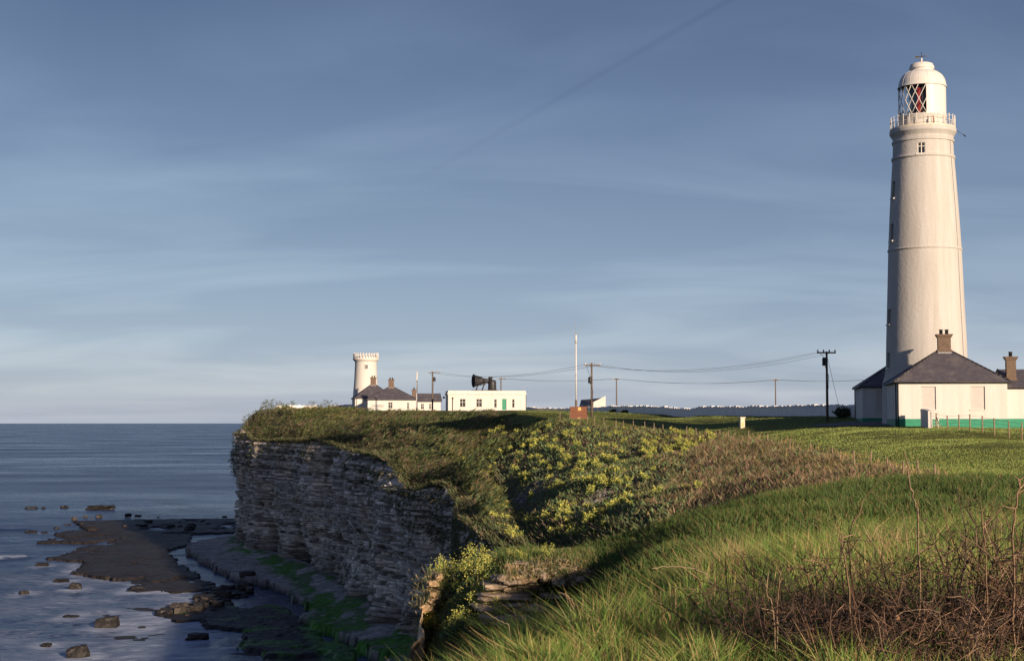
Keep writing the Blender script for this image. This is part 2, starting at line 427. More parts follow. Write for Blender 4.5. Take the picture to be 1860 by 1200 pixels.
for a in [(1860,865,78),(1860,800,105),(1700,780,125),(1856,800,108),(1650,820,98),(1550,800,114),(1450,785,138),(1350,775,165),(1250,770,190),
          (1400,752,235),(1250,752,242),(1320,752,225),(1200,751,258),(1470,752,195),(1050,752,310),(1540,752,175),(1600,773,140),(1480,768,165),(1100,751,290),(1000,751,340),(1150,765,230),(1720,774,140),(1850,772,145),(1800,786,118),
          (872,985,167),(1100,960,106),(900,830,192),(1000,900,146),(1000,850,168),(940,900,166),(1100,860,150),(1100,910,124),(1200,860,128),(1200,900,106),(1300,880,106),(1400,890,91),(1500,885,83),(1000,960,118),(950,965,134),(1050,930,120),(1150,930,103),(1350,840,118),
          (860,890,200),(900,1080,138),(850,749,262),(750,749,295),(650,749,325),(550,749,350),(470,749,378),(445,775,373),(800,812,226),(700,800,262),(600,785,302),(500,785,348),
          (930,760,225),(960,752,300)]:
    cw(*a)
CP = np.array(CP)
def _map(x, y):
    yy = y + 6.0
    return np.arctan2(x, np.maximum(yy, 1e-3)) * 1.6, np.log(np.hypot(x, yy))
_a, _l = _map(CP[:, 0], CP[:, 1])
def _k(r2): return np.where(r2 > 1e-12, 0.5 * r2 * np.log(np.maximum(r2, 1e-12)), 0.0)
_n = len(CP)
A = np.zeros((_n + 3, _n + 3))
A[:_n, :_n] = _k((_a[:, None] - _a[None]) ** 2 + (_l[:, None] - _l[None]) ** 2) + np.eye(_n) * 2e-4
A[:_n, _n] = 1; A[:_n, _n + 1] = _a; A[:_n, _n + 2] = _l
A[_n:, :_n] = A[:_n, _n:].T
_w = np.linalg.solve(A, np.concatenate([CP[:, 2], np.zeros(3)]))
EDGE = np.array([(-9,-200),(-8,-60),(-5,-20),(-4,0),(-3.6,10),(-3.5,20),(-2.6,28),(-2.1,33),(-2.0,36),(-1.95,39),(-1.1,43),(0.5,50),(3,62),(4.5,76),(4.5,92),(0.5,112),(-2.5,132),
                 (-4.8,152),(-4.6,165),(-5.6,178),(-9,190),(-13,203),(-16.5,216),(-28.5,268),(-42,306),(-58,345),(-63.6,366),(-66,377),(-63,392),(-50,420),(-25,480),(0,600),(60,900)], float)
POLY = np.vstack([EDGE, [(2000, 900), (2000, -200)]])
def edge_dist(x, y):
    best = np.full(x.shape, 1e9)
    for i in range(len(EDGE) - 1):
        ax, ay = EDGE[i]; bx, by = EDGE[i + 1]
        dx, dy = bx - ax, by - ay
        t = np.clip(((x - ax) * dx + (y - ay) * dy) / (dx * dx + dy * dy), 0, 1)
        best = np.minimum(best, np.hypot(x - ax - t * dx, y - ay - t * dy))
    return np.where(in_poly(x, y, POLY), best, -best)
def in_poly(x, y, P):
    ins = np.zeros(x.shape, bool); j = len(P) - 1
    for i in range(len(P)):
        xi, yi = P[i]; xj, yj = P[j]
        if yi != yj:
            ins ^= ((yi > y) != (yj > y)) & (x < (xj - xi) * (y - yi) / (yj - yi) + xi)
        j = i
    return ins
def h_raw(x, y):
    x = np.asarray(x, float); y = np.asarray(y, float)
    sh = x.shape; x = x.ravel(); y = y.ravel()
    out = np.zeros(len(x))
    yc = np.maximum(y, -3.0)
    for s in range(0, len(x), 40000):
        a, l = _map(x[s:s + 40000], yc[s:s + 40000])
        r2 = (a[:, None] - _a[None]) ** 2 + (l[:, None] - _l[None]) ** 2
        out[s:s + 40000] = _k(r2) @ _w[:_n] + _w[_n] + _w[_n + 1] * a + _w[_n + 2] * l
    # gentle land behind the camera
    t = sstep(1.0, -6.0, y)
    out = out * (1 - t) + (ZC - 1.7 - 0.01 * y * 0 + 0.0 * x) * t
    out = np.clip(out, 8.0, ZC + 12)
    lim = ZC - 1.1 + (1.1 + 0.0066 * np.maximum(y, 0)) * sstep(40, 130, y)
    far = lim + 0.55
    out = np.where(y > -1, far - np.log1p(np.exp(np.clip((far - out) / 0.35, -30, 30))) * 0.35, out)
    out = np.where(y > -1, np.minimum(out, far), out)
    return out.reshape(sh)
def h_land(x, y):
    x = np.asarray(x, float); y = np.asarray(y, float)
    d = np.hypot(x, y)
    amp = np.clip(d / 200.0, 0.02, 0.35)
    sc = np.clip(d / 25.0, 0.5, 5.0)
    return h_raw(x, y) + 0.10 * (fbm(x / 1.3, y / 1.3, 3, 3) - 0.5) * np.clip(1.2 - d / 60, 0.1, 1) + amp * (fbm(x / 7.0, y / 7.0, 5, 4) - 0.5)

# zone weights on the land, from world position
PLAT = W(930, 800, 100)
FN = np.array([(W(*a).x, W(*a).y) for a in FENCE])
def fence_side(x, y):
    # >0 on the field side of the wire fence, in metres
    best = np.full(x.shape, 1e9); sgn = np.ones(x.shape)
    for i in range(len(FN) - 1):
        ax, ay = FN[i]; bx, by = FN[i + 1]; dx, dy = bx - ax, by - ay
        L2 = dx * dx + dy * dy
        t = np.clip(((x - ax) * dx + (y - ay) * dy) / L2, 0, 1)
        d = np.hypot(x - ax - t * dx, y - ay - t * dy)
        cr = -(dx * (y - ay) - dy * (x - ax))
        u = d < best
        best = np.where(u, d, best); sgn = np.where(u, np.where(cr > 0, -1.0, 1.0), sgn)
    return best * sgn
def ground_col(x, y, s):
    n1 = fbm(x / 3.0, y / 3.0, 21, 4); n2 = fbm(x / 11.0, y / 11.0, 31, 4); n3 = fbm(x / 0.8, y / 0.8, 41, 3)
    field = np.stack([0.105 + 0.05 * (n2 - .5), 0.118 + 0.035 * (n2 - .5), 0.03 + 0 * x], -1)
    field *= (0.75 + 0.5 * n1)[:, None]
    fore = np.stack([0.045 + 0 * x, 0.07 + 0 * x, 0.02 + 0 * x], -1) * (0.6 + 0.8 * n3)[:, None]
    slope = np.stack([0.085 + 0 * x, 0.075 + 0 * x, 0.045 + 0 * x], -1) * (0.6 + 0.8 * n1)[:, None]
    fs = fence_side(x, y) + 3 * (n1 - .5)
    isf = sstep(-0.5, 1.0, fs) * sstep(58, 64, y)
    isf = np.where(y > 192, sstep(4, 12, s + 6 * (n1 - .5)), isf)
    far_slope = sstep(58, 66, y)
    c = fore * (1 - far_slope)[:, None] + slope * far_slope[:, None]
    c = c * (1 - isf)[:, None] + field * isf[:, None]
    return c
# ------------------------------------------------------------------ ground sheet
fr = np.arange(-21, 21.01, 0.16)
angs = np.concatenate([np.arange(-180, -30, 6.0), np.arange(-30, -21, 0.6), fr, np.arange(21.6, 34, 0.6), np.arange(36, 181, 6.0)])
angs = np.unique(np.round(angs, 3)); angs = angs[angs < 180]
rs = [1.2]
while rs[-1] < 1100: rs.append(rs[-1] * (1.011 if 6 < rs[-1] < 430 else 1.04) + 0.02)
rs = np.array(rs)
AA, RR = np.meshgrid(np.radians(angs), rs)
gx, gy = RR * np.sin(AA), RR * np.cos(AA)
gs = edge_dist(gx, gy)
gz = h_land(gx, gy)
kd = np.clip(np.hypot(gx, gy) / 200.0, 0.16, 1.0)
drop = sstep(1.2, -0.6, (gs - 5.8 * sstep(178, 200, gy) * (np.abs(gx) < 90)) / kd)
gz2 = gz * (1 - drop) + (-6.0) * drop
gcol = ground_col(gx.ravel(), gy.ravel(), gs.ravel())
nr, na = gx.shape
idx = np.arange(nr * na).reshape(nr, na)
i0 = idx[:-1, :]; i1 = np.roll(idx, -1, 1)[:-1, :]; i2 = np.roll(idx, -1, 1)[1:, :]; i3 = idx[1:, :]
faces = np.stack([i0, i3, i2, i1], -1).reshape(-1, 4)
keep = (gz2.ravel()[faces] > -5.5).any(1)
faces = faces[keep]
V = np.stack([gx.ravel(), gy.ravel(), gz2.ravel()], -1)
V = np.vstack([V, [[0, 0, float(h_land(np.array([0.]), np.array([0.3]))[0])]]])
gcol = np.vstack([gcol, gcol[:1]])
me = mesh_np('ground', V, faces, gcol, True)
ground = tag(link('ground', me, M['ground']), 'grassy clifftop land with mown field and rough slopes', None, None, 'structure')
# close the small hole under the camera
mb = MB(); ring = [tuple(V[i]) for i in range(na)]
mb.add(ring + [tuple(V[-1])], [(i, (i + 1) % na, na) for i in range(na)], True)
me2 = mb.mesh('ground_centre'); at = me2.attributes.new('Col', 'FLOAT_COLOR', 'POINT')
at.data.foreach_set('color', np.tile([0.045, 0.07, 0.02, 1.0], len(me2.vertices)).astype(np.float32))
tag(link('ground', me2, M['ground']), 'rough grass underfoot at the viewpoint', None, None, 'structure')

# ------------------------------------------------------------------ cliff face
def resample(P, step):
    P = np.asarray(P, float); out = [P[0]]
    for a, b in zip(P[:-1], P[1:]):
        n = max(1, int(np.hypot(*(b - a)) / step))
        for i in range(1, n + 1): out.append(a + (b - a) * i / n)
    return np.array(out)
def smooth_poly(P, it=3):
    for _ in range(it):
        Q = [P[0]]
        for a, b in zip(P[:-1], P[1:]): Q += [a * .75 + b * .25, a * .25 + b * .75]
        P = np.array(Q + [P[-1]])
    return P
# bed table shared by every face (the strata run level through the headland)
zb = [-2.0]
while zb[-1] < 36: zb.append(zb[-1] + random.choice([.16, .22, .28, .34, .42, .5, .62]) * random.uniform(.85, 1.15))
zb = np.array(zb); NB = len(zb) - 1
bed_hard = RNG.random(NB); bed_tone = RNG.random(NB); bed_len = RNG.uniform(0.7, 2.6, NB); bed_out = RNG.normal(0, 0.28, NB)
def cliff(P, step, name, label, big=2.0, lipdrop=0.3, tint=(1, 1, 1), seed=0, ledge=1.0, amp=1.0, cap=False):
    C = resample(smooth_poly(np.asarray(P, float)), step)
    T = np.gradient(C, axis=0); T /= np.linalg.norm(T, axis=1)[:, None]
    N = np.stack([-T[:, 1], T[:, 0]], -1)      # towards the sea (land lies right of the line)
    u = np.concatenate([[0], np.cumsum(np.linalg.norm(np.diff(C, axis=0), axis=1))])
    top = h_land(C[:, 0] - N[:, 0] * 1.0, C[:, 1] - N[:, 1] * 1.0) - lipdrop
    rows_z, rows_b, rows_t = [], [], []
    for k in range(NB):
        a, b = zb[k], zb[k + 1]
        for t in (0.0, 0.16, 0.84): rows_z.append(a + (b - a) * t); rows_b.append(k); rows_t.append(t)
    rows_z, rows_b, rows_t = np.array(rows_z), np.array(rows_b), np.array(rows_t)
    sel = rows_z < top.max() + 1.0
    rows_z, rows_b, rows_t = rows_z[sel], rows_b[sel], rows_t[sel]
    U, Z = np.meshgrid(u, rows_z)
    B = np.repeat(rows_b[:, None], len(u), 1)
    tl = rows_t[:, None] * np.ones_like(U)
    Zl = Z + 0.35 * (fbm(U / 9.0, Z * 0, seed + 2, 2) - .5)
    blen = bed_len[B]
    cell = np.floor(U / blen + bed_hard[B] * 7)
    fr_ = U / blen + bed_hard[B] * 7 - cell
    rnd = _hash(cell.astype(np.int64), B.astype(np.int64), seed + 5)
    rnd2 = _hash(cell.astype(np.int64), B.astype(np.int64), seed + 9)
    joint = (tl < 0.01)
    butt = big * 3.4 * (fbm(U / 13.0, Z / 40.0, seed + 11, 3) - .5) + 3.0 * (fbm(U / 4.5, Z / 9.0, seed + 13, 3) - .5)
    chim = np.abs(fbm(U / 3.2, Z / 16.0, seed + 17, 3) - .5)
    butt -= 1.7 * sstep(0.06, 0.0, chim)
    out = butt + ledge * (bed_out[B] + 0.42 * (rnd - .5)) + 0.3 * (fbm(U * 1.3, Z * 1.3, seed + 19, 3) - .5)
    notch = ((fr_ < 0.16) & (rnd2 > 0.25))
    out -= np.where(joint, 0.12 + 0.55 * bed_hard[B] ** 2 * (0.4 + 0.6 * rnd2), 0)
    out -= np.where(notch, 0.28, 0)
    out -= np.where((rnd2 > 0.90) & ~joint, 0.55, 0)
    # sea caves and undercut at the foot
    cav = fbm(U / 8.0, Z * 0 + 3.3, seed + 23, 2)
    hh = 2.8 + 5.5 * sstep(0.42, 0.66, cav)
    out -= 4.5 * sstep(0.42, 0.62, cav) * sstep(hh, hh - 1.6, Z)
    out += 0.9 * sstep(5.0, 1.5, Z) * sstep(.5, .3, cav)
    # slightly overhanging upper part, lip rounding back
    tt = top[None, :]
    out += 1.1 * sstep(10, 22, Z) - 1.3 * sstep(tt - 2.0, tt, Z)
    amp = amp * np.interp(C[:, 1], [165, 207], [0.3, 1.0])[None, :] if amp == 1.0 else amp
    out = out * amp + 0.04 * (1 - amp)
    Zf = np.minimum(Zl, tt + 0.0 * Z)
    X = C[:, 0][None] + N[:, 0][None] * (out + 0.7 * amp); Y = C[:, 1][None] + N[:, 1][None] * (out + 0.7 * amp)
    tone = np.clip(0.58 + 0.75 * bed_tone[B] + 0.95 * (rnd - .5), .15, 2)
    tone *= (0.7 + 0.6 * fbm(U / 6.0, Z / 2.5, seed + 29, 3)) * (0.55 + 0.9 * fbm(U / 1.3, Z / 14.0, seed + 33, 3))
    tone *= np.where(joint, 0.55, 1.0)
    och = sstep(0.50, 0.75, fbm(U / 9.0, Z / 5.0, seed + 31, 3) + 0.012 * (Z - 14))
    base = np.array([0.46, 0.415, 0.37]) * np.array(tint)
    col = base[None, None] * tone[..., None]
    col = col * (1 - 0.4 * och[..., None]) + np.array([0.42, 0.32, 0.215])[None, None] * tone[..., None] * 0.4 * och[..., None]
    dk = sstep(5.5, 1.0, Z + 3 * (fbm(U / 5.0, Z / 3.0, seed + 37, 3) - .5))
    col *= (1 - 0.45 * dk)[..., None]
    nu, nz_ = len(u), len(rows_z)
    ii = np.arange(nu * nz_).reshape(nz_, nu)
    f = np.stack([ii[:-1, :-1], ii[1:, :-1], ii[1:, 1:], ii[:-1, 1:]], -1)
    ok = ~(Zl[:-1, :-1] > tt[:, :-1] + 0.01)
    f = f[ok]
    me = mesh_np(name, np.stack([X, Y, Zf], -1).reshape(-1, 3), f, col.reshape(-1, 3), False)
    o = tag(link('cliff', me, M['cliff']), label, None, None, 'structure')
    if cap:
        rows = [np.stack([X[-1], Y[-1], np.minimum(Zf[-1], top)], -1)]
        for d_ in (0.6, 2.0, 3.6, 5.4, 7.4):
            q = C - N * d_; rows.append(np.stack([q[:, 0], q[:, 1], h_land(q[:, 0], q[:, 1]) - 0.06], -1))
        Vc = np.concatenate(rows); ii = np.arange(len(Vc)).reshape(len(rows), nu)
        fc = np.stack([ii[:-1, :-1], ii[1:, :-1], ii[1:, 1:], ii[:-1, 1:]], -1).reshape(-1, 4)
        mc = mesh_np('ground', Vc, fc, ground_col(Vc[:, 0], Vc[:, 1], np.zeros(len(Vc)) + 3), True)
        tag(link('ground', mc, M['ground']), 'turf lip along the top of the sea cliff', None, None, 'structure')
    return dict(C=C, N=N, u=u, top=top, X=X, Y=Y, Z=Zf)
E = EDGE
CL = cliff(E[14:30], 0.31, 'cliff', 'tall grey layered limestone sea cliff below the low lighthouse', seed=1, cap=True)
CL2 = cliff(E[11:16], 0.8, 'cliff', 'layered cliff round the head of the little bay', seed=2, big=0.8, amp=0.35)
CL3 = cliff(E[5:12], 0.12, 'cliff', 'ochre stained near cliff under the flowery promontory', seed=3, big=0.2, amp=0.13, tint=(.95, .78, .58))
CL4 = cliff(E[1:6], 1.0, 'cliff', 'near cliff dropping from the viewpoint', seed=4, big=0.4, amp=0.15)

# ------------------------------------------------------------------ beach ledges
def Zm7(p): return (p[0] / 3.72, 880 + p[1] / 3.72)
def Zm3(p): return (320 + p[0] / 3.75, 880 + p[1] / 3.75)
def wpoly(L, z=0.4):
    return np.array([(G(a, b, z).x, G(a, b, z).y) for a, b in L])
P_up = wpoly([(455,955),(430,968),(345,985),(340,1000),(365,1010),(400,1030),(420,1042),(470,1052),(520,1068),(550,1090),(575,1112),(547,1117),(560,1132),(630,1148),(650,1168),(690,1188),(700,1230),(1000,1230),(1000,1000),(560,900)], 1.2)
P_l1 = wpoly([Zm7(p) for p in [(290,490),(430,470),(560,410),(680,400),(860,350),(1300,330),(1280,400),(1130,440),(1130,470),(1220,530),(1330,590),(1360,640),(1540,690),(1200,720),(1050,712),(900,720),(880,700),(1000,660),(700,625),(470,590),(540,555),(545,510)]])
P_l2 = wpoly([Zm7(p) for p in [(500,232),(760,200),(900,165),(1050,155),(1550,133),(1680,108),(1900,100),(1900,320),(1300,332),(860,352),(600,392),(250,390),(400,350),(380,322),(560,300),(520,262)]])
P_l3 = wpoly([Zm7(p) for p in [(1060,870),(1100,840),(1220,815),(1350,790),(1330,760),(1500,700),(1690,670),(1680,730),(1560,800),(1680,830),(1860,800),(2050,900),(2250,960),(2150,1010),(1860,990),(1750,990),(1390,940),(1380,910),(1200,912)]])
P_l4 = wpoly([Zm3(p) for p in [(440,1010),(640,985),(760,960),(900,1010),(1150,1080),(1240,1130),(1180,1300),(640,1300),(620,1150),(430,1100)]])
def poly_sd(x, y, P):
    best = np.full(x.shape, 1e9)
    Q = np.vstack([P, P[:1]])
    for (ax, ay), (bx, by) in zip(Q[:-1], Q[1:]):
        dx, dy = bx - ax, by - ay
        t = np.clip(((x - ax) * dx + (y - ay) * dy) / (dx * dx + dy * dy + 1e-9), 0, 1)
        best = np.minimum(best, np.hypot(x - ax - t * dx, y - ay - t * dy))
    return np.where(in_poly(x, y, P), best, -best)
ba = np.radians(np.arange(-20.5, 1.0, 0.045)); br = [150.0]
while br[-1] < 480: br.append(br[-1] * 1.0021)
BA, BR = np.meshgrid(ba, np.array(br))
bx, by = BR * np.sin(BA), BR * np.cos(BA)
wx = bx + 2.2 * (fbm(bx / 5, by / 5, 51, 3) - .5); wy = by + 5.0 * (fbm(bx / 5, by / 7, 53, 3) - .5)
# blocky jitter of the ledge rims
cb = _hash(np.floor(bx / 1.1).astype(np.int64), np.floor(by / 1.6).astype(np.int64), 77) - .5
bz = -0.55 + 0.36 * sstep(-62, -30, edge_dist(bx, by)) * sstep(300, 270, by) + 0.55 * (fbm(bx / 14, by / 14, 55, 4) - .5)
fine = fbm(bx / 0.9, by / 0.9, 57, 3) - .5
up_m = np.zeros(bx.shape)
for P, zt, tilt, nn in ((P_l2, 0.5, 0.0, 61), (P_l1, 0.38, 0.0, 63), (P_l3, 0.5, 0.0, 65), (P_l4, 0.5, 0.0, 67), (P_up, 1.15, 0.0, 69)):
    sdv = poly_sd(wx, wy, P) + 1.2 * cb
    m_ = sstep(-0.15, 0.35, sdv)
    lay = np.floor((fbm(bx / 16, by / 22, nn, 3)) * 6) / 6.0
    zt_ = zt * (0.75 + 0.8 * lay) if P is not P_up else zt * (0.95 + 0.5 * lay)
    if P is not P_up:
        pool = sstep(0.66, 0.7, fbm(bx / 9 + 5, by / 16, nn + 100, 4)) if P is not P_l1 else sstep(0.66, 0.7, fbm(bx / 9 + 5, by / 16, nn + 100, 4))
        zt_ = zt_ * (1 - pool) + (-0.06) * pool
    bz = np.maximum(bz, bz * (1 - m_) + zt_ * m_)
    if P is P_up: up_m = sstep(-0.2, 0.6, sdv)
bz += np.where(bz > 0.15, 0.16 * fine + 0.10 * cb, 0.05 * fine)
bs = edge_dist(bx, by)
n5 = fbm(bx / 4, by / 4, 71, 4); n6 = fbm(bx / 1.5, by / 1.5, 73, 3)
bz += up_m * 0.9 * sstep(-9, -1, bs)
dark = np.array([0.030, 0.026, 0.025]); grey = np.array([0.33, 0.30, 0.28]); alg = np.array([0.06, 0.16, 0.025])
bc = dark[None, None] * (0.6 + 0.9 * n6)[..., None]
bc = bc * (1 - up_m[..., None]) + grey[None, None] * (0.5 + 1.0 * n6)[..., None] * up_m[..., None]
aw = np.interp(by, [205, 250, 300, 360], [-13, -10, -7, -5])
am = sstep(aw - 1.5, aw + 1.5, bs + 5 * (n5 - .5)) * sstep(0.0, -1.5, bs + 2 * (n5 - .5)) * sstep(.36, .47, fbm(bx / 3.5, by / 9, 79, 4))
pxx, pyy, _ = project(np.stack([bx.ravel(), by.ravel(), bz.ravel()], -1)); pxx = pxx.reshape(bx.shape)
am2 = sstep(.56, .66, fbm(bx / 6 + 9, by / 3, 75, 4)) * sstep(-40, -25, bs) * sstep(265, 240, by) * (1 - up_m)
am = np.clip(am + 0.8 * am2, 0, 1) * (0.6 + 0.4 * sstep(.3, .55, n6))
bc = bc * (1 - am[..., None]) + alg[None, None] * (0.45 + 1.1 * n6)[..., None] * am[..., None]
pale = (_hash(np.floor(bx / .7).astype(np.int64), np.floor(by / .9).astype(np.int64), 99) > .985) & (up_m > .5)
bc = np.where(pale[..., None], np.array([0.34, 0.32, 0.30]), bc)
wet = np.clip(0.85 - 0.75 * up_m + 0.4 * (n5 - .5), 0, 1)
keep = (bs < 0.5)
ii = np.arange(bx.size).reshape(bx.shape)
f = np.stack([ii[:-1, :-1], ii[1:, :-1], ii[1:, 1:], ii[:-1, 1:]], -1)
ok = keep[:-1, :-1] & ((bz[:-1, :-1] > -0.5) | (bz[1:, 1:] > -0.5))
me = mesh_np('beach', np.stack([bx, by, bz], -1).reshape(-1, 3), f[ok], bc.reshape(-1, 3), False, {'wet': wet.ravel()})
tag(link('beach', me, M['beach']), 'dark stepped rock ledges and shingle at the cliff foot', None, None, 'structure')

# ------------------------------------------------------------------ sea
ROCKS = [  # px centre, waterline py, width px, height px, tilt, label
 (195,1137,42,20,-8,'large tilted black boulder in the surf, nearest the frame corner but one'),
 (142,1192,40,22,-14,'slanting dark boulder at the bottom edge of the surf'),
 (360,1161,39,14,0,'flat topped dark block in the shallow pool below the ledges'),
 (112,1056,28,7,0,'low flat dark rock beside the squarer one in the surf'),
 (137,1070,22,14,6,'squarish upright dark rock in the middle of the surf'),
 (44,1077,18,6,0,'small dark rock in the surf near the left edge of the picture'),
 (129,1120,28,5,0,'thin sliver of dark rock barely above the foam'),
 (258,1139,13,3,0,'tiny dark rock awash right of the large tilted boulder'),
 (303,1117,40,13,-5,'rounded dark boulder at the seaward tip of the lower ledge'),
 (57,923,22,4,0,'reddish flat rock offshore, leftmost of the far row'),
 (79,923,7,3,0,'tiny rock offshore, second of the far row'),
 (117,922,14,5,0,'small dark rock offshore, third of the far row'),
 (183,925,50,9,-2,'long low dark reef rock offshore near the ledge tip'),
 (56,967,22,5,0,'dark rock by the far breaker left of the ledges'),
 (81,967,11,3,0,'small dark rock just seaward of the far ledge'),
 (77,1027,24,7,0,'dark rock off the tip of the main ledge'),
 (84,1170,18,4,0,'low dark rock breaking a small splash of foam'),
 (250,1072,26,9,0,'blocky boulder at the end of the main ledge edge'),
]
sa = np.concatenate([np.arange(-180, -24, 4.0), np.arange(-24, 2, 0.1), np.arange(2, 180, 4.0)]); sr = [60.0]
while sr[-1] < 120000: sr.append(sr[-1] * (1.0035 if 150 < sr[-1] < 620 else 1.02 if sr[-1] < 3000 else 1.12))
SA, SR = np.meshgrid(np.radians(sa), np.array(sr))
sx, sy = SR * np.sin(SA), SR * np.cos(SA)
fade = sstep(900, 250, SR)
sz = fade * (0.75 * (fbm(sx / 13 + 0.3 * sy / 9, sy / 6, 81, 4) - .5) + 0.34 * sstep(520, 300, SR) * (fbm(sx / 2.6, sy / 3.4, 95, 2) - .5))
# two low breakers coming in from the left
def breaker(P, amp, wid):
    sdp = np.full(sx.shape, 1e9); tpar = np.zeros(sx.shape)
    (ax, ay), (bx_, by_) = P
    dx, dy = bx_ - ax, by_ - ay
    t = ((sx - ax) * dx + (sy - ay) * dy) / (dx * dx + dy * dy)
    tc_ = np.clip(t, 0, 1)
    d = np.hypot(sx - ax - tc_ * dx, sy - ay - tc_ * dy) + 3.0 * (fbm(sx / 6, sy / 6, 83, 3) - .5)
    return amp * np.exp(-(d / wid) ** 2)
g2 = lambda a, b: (G(a, b, 0).x, G(a, b, 0).y)
brk = breaker((g2(-80, 963), g2(48, 962)), 1.0, 2.2) + breaker((g2(-80, 1020), g2(40, 1012)), 1.1, 1.8) + breaker((g2(-80, 948), g2(40, 943)), .35, 2.0)
sz = sz + 0.75 * brk
shore = np.maximum.reduce([poly_sd(sx, sy, P) for P in (P_l1, P_l2, P_l3, P_l4)])
foam = 0.46 * sstep(430, 300, sy) * sstep(-75, -5, shore) * (0.35 + 1.3 * fbm(sx / 10 + sy / 40, sy / 9, 89, 4)) + 0.22 * sstep(420, 250, sy) * (0.4 + fbm(sx / 22, sy / 30, 85, 3)) + 0.9 * np.clip(brk, 0, 1)
foam = foam * (0.45 + 0.75 * sstep(360, 260, sy) + 0.5 * np.clip(brk, 0, 1))
inner = sstep(-30, -16, edge_dist(sx, sy))
foam = 0.54 * foam * (1 - 0.85 * inner)
for rk in ROCKS:                                # wash round each rock
    rp0 = G(rk[0], rk[1], 0); rr0 = rk[2] * rp0.y / F * .5
    dd0 = np.hypot((sx - rp0.x), (sy - rp0.y) * .6) - rr0
    foam = foam + 0.30 * np.exp(-(np.maximum(dd0, 0) / 1.8) ** 2) * (sy < 480)
rim = np.exp(-((shore + 1.0) / 2.2) ** 2) * (1 - inner) * sstep(460, 330, sy)
foam = foam + 0.24 * rim * (0.3 + 1.4 * fbm(sx / 5, sy / 9, 91, 3))
# long slick lines on the open water
foam = foam + 0.28 * sstep(.62, .72, fbm(sx / 60 + sy / 300, sy / 90, 87, 4)) * sstep(450, 600, sy) * sstep(5000, 1500, sy)
ii = np.arange(sx.size).reshape(sx.shape)
ir = np.roll(ii, -1, 1)
f = np.stack([ii[:-1], ii[1:], ir[1:], ir[:-1]], -1).reshape(-1, 4)
me = mesh_np('sea', np.stack([sx, sy, sz], -1).reshape(-1, 3), f, None, True, {'foam': foam.ravel()})
tag(link('sea', me, M['sea']), 'blue grey sea reaching the horizon', None, None, 'structure')

# ------------------------------------------------------------------ rocks in the water
def rock_mesh(name, lx, ly, lz, seed, rough=0.16, nseg=4, flat=True):
    rg = np.random.default_rng(seed)
    vs, fs, key = [], [], {}
    def vid(i, j, k):
        if (i, j, k) not in key:
            key[(i, j, k)] = len(vs)
            p = np.array([i, j, k], float) / nseg * 2 - 1
            q = p / max(1e-6, np.linalg.norm(p) ** 0.45)
            vs.append(q * np.array([lx, ly, lz]) / 2 * (1 + rough * rg.normal()))
        return key[(i, j, k)]
    n = nseg
    for a in range(n):
        for b in range(n):
            fs.append((vid(a, b, 0), vid(a, b + 1, 0), vid(a + 1, b + 1, 0), vid(a + 1, b, 0)))
            fs.append((vid(a, b, n), vid(a + 1, b, n), vid(a + 1, b + 1, n), vid(a, b + 1, n)))
            fs.append((vid(a, 0, b), vid(a + 1, 0, b), vid(a + 1, 0, b + 1), vid(a, 0, b + 1)))
            fs.append((vid(a, n, b), vid(a, n, b + 1), vid(a + 1, n, b + 1), vid(a + 1, n, b)))
            fs.append((vid(0, a, b), vid(0, a, b + 1), vid(0, a + 1, b + 1), vid(0, a + 1, b)))
            fs.append((vid(n, a, b), vid(n, a + 1, b), vid(n, a + 1, b + 1), vid(n, a, b + 1)))
    me = bpy.data.meshes.new(name); me.from_pydata([tuple(v) for v in vs], [], fs); me.update(); return me
for i, (px, py, wp, hp, tilt, lab) in enumerate(ROCKS):
    p = G(px, py, 0.0); d = p.y / F
    lx, lz = wp * d, hp * d * 1.0 + 0.35
    o = link('sea_rock', rock_mesh('sea_rock', lx, max(lx * .65, 1.2), lz, 100 + i, 0.09), M['sea_rock'], None, (p.x, p.y, lz * 0.5 - 0.35 - 0.1 * lz), random.uniform(-.25, .25))
    o.rotation_euler[1] = math.radians(tilt)
    tag(o, lab, 'rock', 'dark rocks standing in the surf')
BM_ = [rock_mesh('ledge_boulder', 1, .8, .7, 900 + i, .12, 3) for i in range(6)]
def beach_z(x, y):
    a = math.atan2(x, y); r = math.hypot(x, y)
    i = min(int(np.searchsorted(br, r)), len(br) - 1); j = min(int(np.searchsorted(ba, a)), len(ba) - 1)
    return float(bz[i, j])
for q in range(110):
    if q < 50: c = Zm7((random.uniform(1330, 1690), 0)); px = c[0]; py = 880 + (770 - (px * 3.72 - 1330) * .22 + random.gauss(0, 22)) / 3.72
    elif q < 80: px = random.uniform(290, 400); py = 880 + (860 - (px * 3.72 - 1080) * .12 + random.gauss(0, 22)) / 3.72
    else: px = random.uniform(100, 440); py = 880 + random.gauss(265, 28) / 3.72
    p = G(px, py, .4); zb_ = beach_z(p.x, p.y); sz_ = random.uniform(.7, 2.4)
    o = link('ledge_boulder', random.choice(BM_), M['sea_rock'] if random.random() < .6 else M['ledge_rock'], None, (p.x, p.y, max(zb_, -.1) + .12 * sz_), random.uniform(0, 6.28))
    o.scale = (sz_ * random.uniform(.8, 1.6), sz_, sz_ * random.uniform(.5, 1.0))
    gnm = ('rubble ridge on the lower ledge', 'rounded boulders at the seaward ledge', 'rubble on the far ledge')[0 if q < 50 else 1 if q < 80 else 2]
    tag(o, ('brownish boulder in the rubble ridge crossing the lower ledges', 'dark boulder on the seaward end of the lower ledge', 'small dark boulder strewn on the far ledge below the headland')[0 if q < 50 else 1 if q < 80 else 2], 'rock', gnm)

